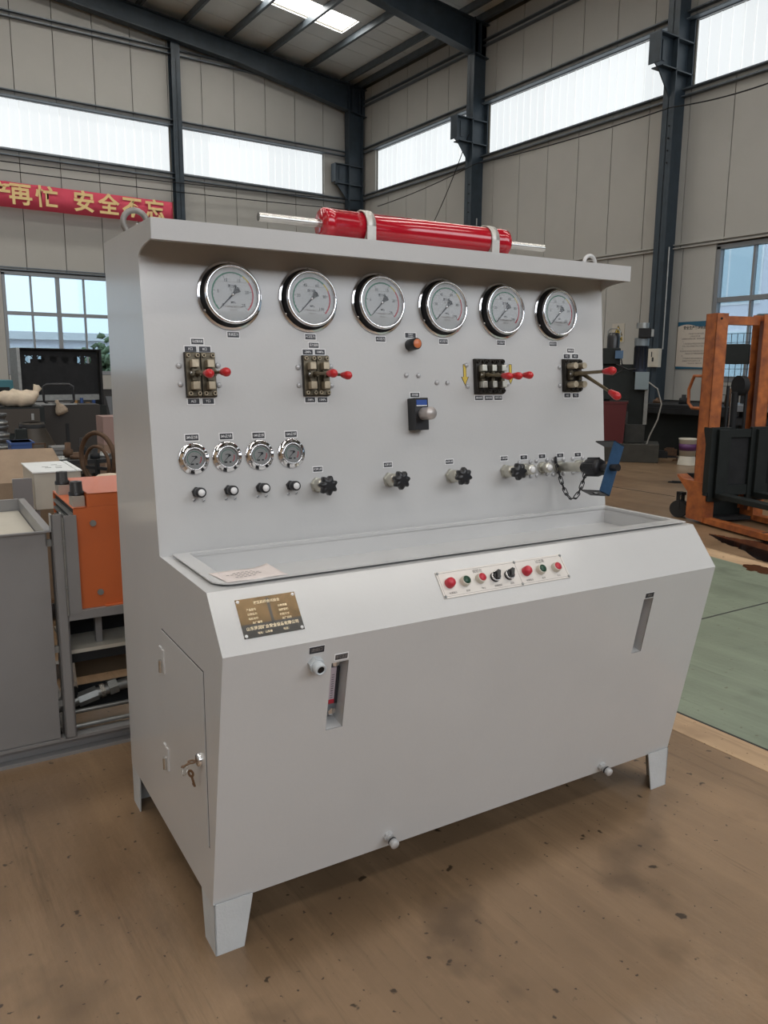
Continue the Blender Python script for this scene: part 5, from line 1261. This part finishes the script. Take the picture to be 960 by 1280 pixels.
MB().box((mx-.06, .02, z_[2]), (mx+.14, .28, z_[3])).build('terminal_box', BLKST, pm, None, .01); MB().cyl((mx, .15, z_[3]), (mx, .15, z_[4]), .1, n=16).build('fan_cover', GALV, pm)
MB().box((mx+.14, .05, z_[2]+.02), (mx+.18, .2, z_[3]-.02)).build('grey_cap', GALV, pm)
# left head with its own motor
hx0, hz0 = loc(752, 455); hx1, hz1 = loc(777, 437)
MB().box((hx0, .15, hz0), (hx1-.02, .5, hz1+.03)).build('head', GRNBLK, pm, None, .01)
MB().box((loc(769, 440)[0], .08, loc(769, 448)[1]), (loc(779, 440)[0], .15, loc(769, 438)[1])).build('blue_cap', mat('cap_blue', (.06, .12, .21), .45), pm)
m2 = loc(766, 430)[0]; z5 = [loc(766, y)[1] for y in (438, 420, 415)]
MB().lathe([(.105, z5[0]), (.105, z5[1]), (.08, z5[2]), (0, z5[2])], 18, 0, T(m2, .3, 0)).build('motor_body', BLACK, pm)
MB().tube([(m2-.10, .3, z5[1]-.02), (m2-.10, .3, z5[2]+.03), (m2-.05, .3, z5[2]+.07), (m2+.05, .3, z5[2]+.07), (m2+.10, .3, z5[2]+.03), (m2+.10, .3, z5[1]-.02)], .012, 8).build('motor_handle', GALV, pm)
MB().box((hx0-.2, .25, loc(760, 500)[1]), (xa+.25, .6, hz0)).build('machine_body', mat('body_green', (.018, .023, .022), .6, var=.3, spec=.3), pm, None, .01)
MB().box((hx0-.2, .3, zb1), (hx0+.15, .6, loc(760, 500)[1])).build('machine_leg', GRNBLK, pm)
for k, (a, b, c) in enumerate((((776, 447), (779, 462), (765, 470)), ((770, 455), (785, 462), (795, 461)))):
    q = [loc(*t) for t in (a, b, c)]; MB().tube([(x, .1, z) for x, z in q], .012, 6).build('hose', BLACK, pm)
q = [loc(*t) for t in ((811, 478), (822, 486), (827, 505), (822, 525), (812, 545), (808, 556))]
MB().tube([(x, .05, z) for x, z in q], .012, 8).build('grey_hose', CABLE, pm)
a0, b0_ = loc(752, 502); a1, b1_ = loc(784, 502); a0 -= .15
MB().add([(a0, .01, zb1), (a1-.03, .01, zb1), (a1-.03, .19, zb1), (a0, .19, zb1), (a0-.03, 0, b0_), (a1, 0, b0_), (a1, .2, b0_), (a0-.03, .2, b0_)], [(3,2,1,0), (0,1,5,4), (1,2,6,5), (2,3,7,6), (3,0,4,7), (4,5,6,7)]).build('red_bin', DKRED, pm)  # red bin standing on the bed, grouped with the machine
MB().box((a0-.05, -.01, b0_-.03), (a1+.02, 0, b0_+.005)).box((a1, -.01, b0_-.03), (a1+.02, .2, b0_+.005)).build('bin_rim', DKRED, pm)
# boards under the bed and a black mat
for k, (px, py, w, d, h, m, lab) in enumerate(((812, 572, .6, .25, .10, BLKST, 'black steel slab on the floor next to the machine bed'), (838, 570, .22, .2, .12, RUST, 'small rusty block on the floor behind the buckets'))):
    p = fl(px, py); tag(MB().box((-w/2, 0, 0), (w/2, d, h)).box((-w/2+.03, .02, h), (w/2-.05, d-.02, h+.02)).build('steel_slab', m, None, Matrix.Translation(p) @ RZ(ang)), lab, 'steel block')
# dark workbench under the poster
pd = onr(846, 520, XR-1.1); 
wbx = root('work_bench', 'long dark workbench heaped with dark scrap below the notice board', 'workbench', (XR-1.0, CY2-.35, 0))
MB().box((-.62, -4.7, .86), (.55, 0, .92)).build('bench_top', BLKST, wbx)
for y in (-.1, -1.6, -3.1, -4.6): MB().box((-.6, y-.03, 0), (-.54, y+.03, .86)).box((.5, y-.03, 0), (.56, y+.03, .86)).build('bench_leg', BLKST, wbx)
MB().box((-.45, -4.6, .0), (.5, -.1, .78)).build('cupboard', GRNBLK, wbx)
MB().box((-.66, -4.7, .76), (-.62, 0, .86)).build('apron', BLKST, wbx)
for k in range(9):
    y = -.3-.5*k; h = .1+.07*((k*5) % 4)
    tag(MB().lathe([(0, 0), (.09, 0), (.08, h*.6), (.04, h*.7), (.04, h), (0, h)], 12).build('scrap_casting', RUST if k % 3 == 0 else BLKST, None, Matrix.Translation((XR-1.1+.1*(k % 3), CY2-.35+y, .92))), ('rusty' if k % 3 == 0 else 'black') + ' scrap casting lying on the workbench top', 'casting', 'castings on the workbench')
# buckets: two white pails stacked
def pail(P, lab, flip=False, z=0):
    b = root('plastic_pail', lab, 'bucket', (P.x, P.y, z))
    MB().lathe([(0, 0), (.125, 0), (.145, .26), (.150, .265), (.150, .285), (.14, .285), (.12, .02), (0, .02)], 24, 0, (T(0, 0, .285) @ RXm(PI)) if flip else None).build('pail_body', CREAM, b)
    MB().ring([(.1325, .09), (.142, .20), (.1385, .20), (.130, .09)], 24).build('purple_band', PURPLE, b) if not flip else MB().ring([(.149, .0), (.149, .02), (.140, .02), (.140, 0)], 24).build('pail_rim', CREAM, b)
    return b
Pq = fl(858, 581)
s_ = ((prow(Pq, 554)-0))/.30
b1_ = pail(Pq, 'white plastic pail standing upside down under the labelled pail', True); b1_.scale = (1.0, 1.0, .52)
b2_ = pail(Pq, 'white plastic pail with purple label band on top of another pail', False, .15); b2_.scale = (1.0, 1.0, 1.0)
# ================================================================== PALLET STACKER
fwd = Vector((-.305, -.953, 0)); S0 = fl(868, 653)
sang = math.atan2(fwd.y, fwd.x)
st = root('pallet_stacker', 'worn orange manual pallet stacker with twin mast and black fork carriage', 'stacker', (S0.x, S0.y, 0), sang)
# local x = forward (forks), local y = towards the far mast post (left of forward is away from camera)
ztop = prow(S0, 392)
def chan(y0, y1, x0, x1, z0, z1, inner):
    t = .012; mb = MB().box((x0, y0, z0), (x1, y0+t, z1)) if not inner else MB().box((x0, y1-t, z0), (x1, y1, z1))
    mb.box((x0, y0, z0), (x0+t, y1, z1)).box((x1-t, y0, z0), (x1, y1, z1)); return mb
chan(0, .13, -.06, .10, .12, ztop, False).build('mast_post', ORUST, st); chan(.55, .68, -.06, .10, .12, ztop, True).build('mast_post', ORUST, st)
MB().box((.02, .02, .12), (.07, .11, ztop-.06)).build('lift_rail', mat('rail_rust', (.20, .08, .06), .5, var=.4), st); MB().box((.02, .57, .12), (.07, .66, ztop-.06)).build('lift_rail', MATS['rail_rust'], st)
MB().box((-.06, .13, ztop-.10), (.04, .55, ztop-.02)).build('top_crossbar', ORUST, st)
for y in (.05, .60, .64): MB().cyl((.10, y, ztop-.05), (.105, y, ztop-.05), .012, n=10).build('bolt', BLKST, st)
MB().cyl((.02, .34, .3), (.02, .34, prow(S0, 490)), .035, n=14).build('lift_ram', BLKST, st); MB().cyl((.02, .30, .9), (.02, .30, prow(S0, 492)), .008, n=8).build('ram_rod', CHROME, st)
MB().lathe([(.10, -.03), (.10, .03)], 18, 0, T(.02, .40, prow(S0, 482)) @ RXm(PI/2)).build('chain_wheel', BLKST, st)
for y in (.24, .46): MB().box((.03, y-.012, .5), (.05, y+.012, prow(S0, 482))).build('lift_chain', BLKST, st)
MB().tube([(-.05, .02, prow(S0, 470)), (-.20, .02, prow(S0, 470)), (-.27, .02, prow(S0, 488)), (-.26, .02, prow(S0, 505)), (-.20, .02, prow(S0, 511)), (-.05, .02, prow(S0, 511))], .016, 10).build('handle_loop', ORUST, st)
# base: side housings and outrigger legs
for y0 in (-.02, .58):
    MB().prism([(-.20, .42), (-.30, .46), (-.30, .44), (-.12, .30), (-.12, .03), (.14, .03), (.14, .42)], y0, y0+.12, 0, Matrix(((1, 0, 0, 0), (0, 0, 1, 0), (0, 1, 0, 0), (0, 0, 0, 1)))).build('side_housing', ORUST, st)
    MB().box((.10, y0+.01, .02), (1.02, y0+.11, .075)).build('outrigger', ORUST, st)
    for x in (.92, 1.0): MB().cyl((x, y0+.03, .04), (x, y0+.09, .04), .04, n=14).build('load_roller', RUBBER, st)
    MB().cyl((-.285, y0+.025, .09), (-.335, y0+.105, .09), .09, n=20).build('caster_wheel', RUBBER, st)
    MB().box((-.33, y0+.03, .085), (-.27, y0+.035, .26)).box((-.33, y0+.085, .085), (-.27, y0+.09, .26)).box((-.33, y0+.03, .24), (-.25, y0+.09, .27)).build('caster_fork', BLKST, st)
MB().box((-.12, .10, .04), (-.05, .58, .42)).build('rear_plate', GRNBLK, st); MB().box((-.05, .10, .03), (.12, .58, .06)).build('base_plate', BLKST, st)
# black carriage and forks
zc0, zc1 = prow(S0, 612), prow(S0, 533)
for y0, y1 in ((.0, .22), (.46, .68)):
    MB().box((.13, y0, zc0-.10), (.17, y1, zc1)).build('carriage_plate', GRNBLK, st, None, .004)
    MB().box((.17, (y0+y1)/2-.06, zc0-.06), (.21, (y0+y1)/2+.06, zc1-.02)).build('fork_shank', GRNBLK, st, None, .004)
    MB().box((.17, (y0+y1)/2-.06, zc0-.06), (1.10, (y0+y1)/2+.06, zc0-.01)).build('fork', GRNBLK, st, None, .004)
MB().box((.125, .02, zc0), (.135, .66, zc1-.03)).build('carriage_back', BLKST, st); MB().box((.12, -.03, zc1-.10), (.16, .71, zc1-.02)).build('carriage_bar', GRNBLK, st); MB().box((.12, -.03, zc0-.04), (.16, .71, zc0+.06)).build('carriage_bar', GRNBLK, st)
MB().prism([(.10, zc1), (.10, zc1-.03), (.14, zc1-.16), (.14, zc0), (.22, zc0), (.22, zc1)], -.05, -.035, 0, Matrix(((1, 0, 0, 0), (0, 0, 1, 0), (0, 1, 0, 0), (0, 0, 0, 1)))).build('side_guard', GRNBLK, st)
# ================================================================== GREEN MILLING MACHINE BEHIND THE STACKER
Pm = corr(950, 0, 10.6); hd2 = Vector((Pm.x-CAM.x, Pm.y-CAM.y, 0)).normalized(); ang2 = math.atan2(-hd2.x, hd2.y)
ml = root('milling_machine', 'dark grey-green milling machine with rounded head behind the stacker', 'milling machine', (Pm.x, Pm.y, 0), ang2)
def loc3(px, py):
    q = ppl(px, py, Pm) - Vector((Pm.x, Pm.y, 0)); return q.x*math.cos(ang2)+q.y*math.sin(ang2), q.z
x0, z1 = loc3(944, 392); x1, z0 = loc3(990, 428)
MB().box((x0, 0, z0), (x1+.5, .8, z1)).build('overarm', GREYGRN, ml, None, .04)
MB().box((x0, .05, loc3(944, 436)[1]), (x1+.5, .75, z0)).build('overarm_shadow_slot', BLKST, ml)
MB().box((loc3(936, 460)[0], -.02, loc3(940, 482)[1]), (x1+.5, .75, loc3(940, 436)[1])).build('column_head', GREYGRN, ml, None, .02)
MB().box((loc3(905, 440)[0], .0, loc3(905, 455)[1]), (loc3(937, 440)[0], .25, loc3(905, 430)[1])).build('spindle_head', GRNBLK, ml, None, .01)
MB().box((loc3(903, 440)[0]-.02, .05, loc3(905, 447)[1]), (loc3(905, 440)[0], .15, loc3(905, 440)[1])).build('spindle_nose', BLKST, ml)
for px, py, r in ((948, 442, .06), (961, 456, .055)): x, z = loc3(px, py); MB().lathe([(r, 0), (r, .03), (r*.8, .04), (0, .04)], 18, 0, T(x, -.02, z) @ RXm(PI/2)).build('dial_knob', BLACK, ml)
x, z = loc3(958, 404); MB().ring([(.078, -.01), (.078, .01), (.058, .01), (.058, -.01)], 24, 0, T(x, -.005, z) @ RXm(PI/2)).build('white_ring_mark', CREAM, ml)
MB().box((loc3(925, 500)[0], .05, 0), (x1+.4, .75, loc3(940, 482)[1])).build('machine_base', BLKST, ml)
zt_ = loc3(950, 505)[1]; MB().box((loc3(915, 500)[0], -.45, zt_-.08), (x1+.6, .3, zt_)).build('work_table', mat('table_steel', (.22, .24, .26), .35, .6), ml, None, .004)
MB().box((loc3(920, 500)[0], -.40, zt_-.24), (x1+.6, .2, zt_-.16)).build('cross_slide', BLKST, ml); MB().box((loc3(930, 500)[0], -.3, 0), (loc3(955, 500)[0], .1, zt_-.16)).build('knee', GRNBLK, ml)
x, z = loc3(949, 478); MB().ball((x, -.1, z), .05, 10, 0, (1, 1, .6)).lathe([(.09, 0), (.09, .02)], 16, 0, T(x-.02, -.1, z-.06)).build('white_cloth', CREAM, ml)
# wire grille fixed in front of the right window (seen through the mast)
ga = onr(893, 418, XR-.3); gr = root('wire_grille', 'thin dark wire grille in front of the lower right window', 'grille', (XR-.3, ga.y, 0))
z0g, z1g = .93, ga.z
for k in range(12): MB().box((-.004, -.12*k-.004, z0g), (.004, -.12*k+.004, z1g)).build('upright_wire', BLKST, gr)
for k in range(9): z = z0g+(z1g-z0g)*k/8; MB().box((-.004, -1.33, z-.004), (.004, .01, z+.004)).build('cross_wire', BLKST, gr)
for y in (0, -1.32): MB().box((-.015, y-.015, 0), (.015, y+.015, z1g)).build('grille_post', BLKST, gr)
# ================================================================== FLOOR: OIL AND SCRAPS
def outline(pts, n=6, jit=.02):
    out = []
    for i in range(len(pts)):
        a, b = pts[i], pts[(i+1) % len(pts)]
        for k in range(n): q = a.lerp(b, k/n); out.append(Vector((q.x+random.uniform(-jit, jit), q.y+random.uniform(-jit, jit), 0)))
    return out
def puddle(name, pix, m, lab, z=.004, jit=.018):
    pts = outline([fl(*p) for p in pix], 5, jit); c = sum(pts, Vector())/len(pts)
    o = MB().prism([(p.x-c.x, p.y-c.y) for p in pts], -.004, z).build(name, m, None, Matrix.Translation((c.x, c.y, 0))); return tag(o, lab, 'oil spill')
puddle('oil_puddle', ((886, 667), (897, 669), (906, 671), (925, 674), (962, 679), (1000, 688), (1000, 716), (962, 704), (945, 698), (930, 688), (905, 679), (896, 675)), OIL, 'shiny black oil puddle on the floor before the stacker')
puddle('oil_stain', ((928, 705), (945, 706), (962, 711), (990, 721), (990, 726), (962, 719), (945, 715), (934, 713)), OILR, 'rusty brown oil stain on the green floor edge', .003)
for k, (px, py, w, d, h, m, lab) in enumerate(((852, 577, .30, .12, .05, RUST, 'dark scrap lump lying against the pails'), (848, 604, .28, .10, .025, BLKST, 'flat black scrap strip on the floor behind the caster'), (868, 603, .34, .14, .12, BLKST, 'dark scrap block leaning behind the stacker mast'), (836, 572, .42, .10, .03, BLKST, 'long black bar on the floor near the machine bed'))):
    p = fl(px, py); tag(MB().prism([(-w/2, 0), (-w*.2, -d*.3), (w*.4, -d*.1), (w/2, d*.4), (w*.2, d), (-w*.4, d*.8)], 0, h*.6).prism([(-w*.3, .1*d), (w*.3, .1*d), (w*.25, d*.7), (-w*.3, d*.6)], h*.6, h).build('floor_scrap', m, None, Matrix.Translation(p) @ RZ(ang)), lab, 'scrap')
# ================================================================== OUTSIDE THE WINDOWS
def building(name, lab, M, w, h, rows, cols, depth=6):
    b = root(name, lab, 'building'); b.matrix_world = M
    MB().box((0, 0, -depth), (w, h, 0)).build('facade', OUTW, b)
    for r in range(rows):
        for c in range(cols):
            x0, x1 = w*(c+.14)/cols, w*(c+.86)/cols; y0, y1 = h*(r+.2)/rows, h*(r+.85)/rows
            f = MB().box((x0-.12, y0-.12, 0), (x1+.12, y1+.12, .06)).build('window', OUTF, b)
            MB().box((x0, y0, .06), ((x0+x1)/2-.06, y1, .08)).box(((x0+x1)/2+.06, y0, .06), (x1, y1, .08)).build('pane', OUTG, f)
    MB().box((-.3, h, -depth), (w+.3, h+.4, .3)).build('parapet', OUTF, b)
building('neighbour_building', 'pale lilac building with white window frames seen through the right window', frame((XR+26, 32, -.2), (0, -1, 0), (0, 0, 1)), 60, 9.0, 2, 12)
building('neighbour_building', 'pale low building seen through the gable window', frame((-2, YB+24, -.2), (1, 0, 0), (0, 0, 1)), 34, 3.2, 1, 9)
for k, (x, y, s) in enumerate(((hit(136, 420, (0, 1, 0), YB+14).x, YB+14, 1.25), (hit(215, 420, (0, 1, 0), YB+14).x, YB+14, 1.4))):
    t = root('garden_tree', 'leafy green tree outside the gable window', 'tree', (x, y, -.2), k, 'trees outside the gable window')
    MB().tube([(0, 0, 0), (.05, 0, s*.8), (0, .05, s*1.5)], [.12, .09, .05], 8).build('trunk', WOOD, t)
    mb = MB()
    for q in range(170): mb.ball((random.gauss(0, .40)*s, random.gauss(0, .40)*s, s*(1.5+random.gauss(0, .36))), s*random.uniform(.07, .14), 6)
    for i, v in enumerate(mb.v): n = .06*math.sin(v[0]*19+v[2]*23)*s; mb.v[i] = (v[0]+n, v[1]-n, v[2]+n)
    mb.build('crown', LEAFY, t)
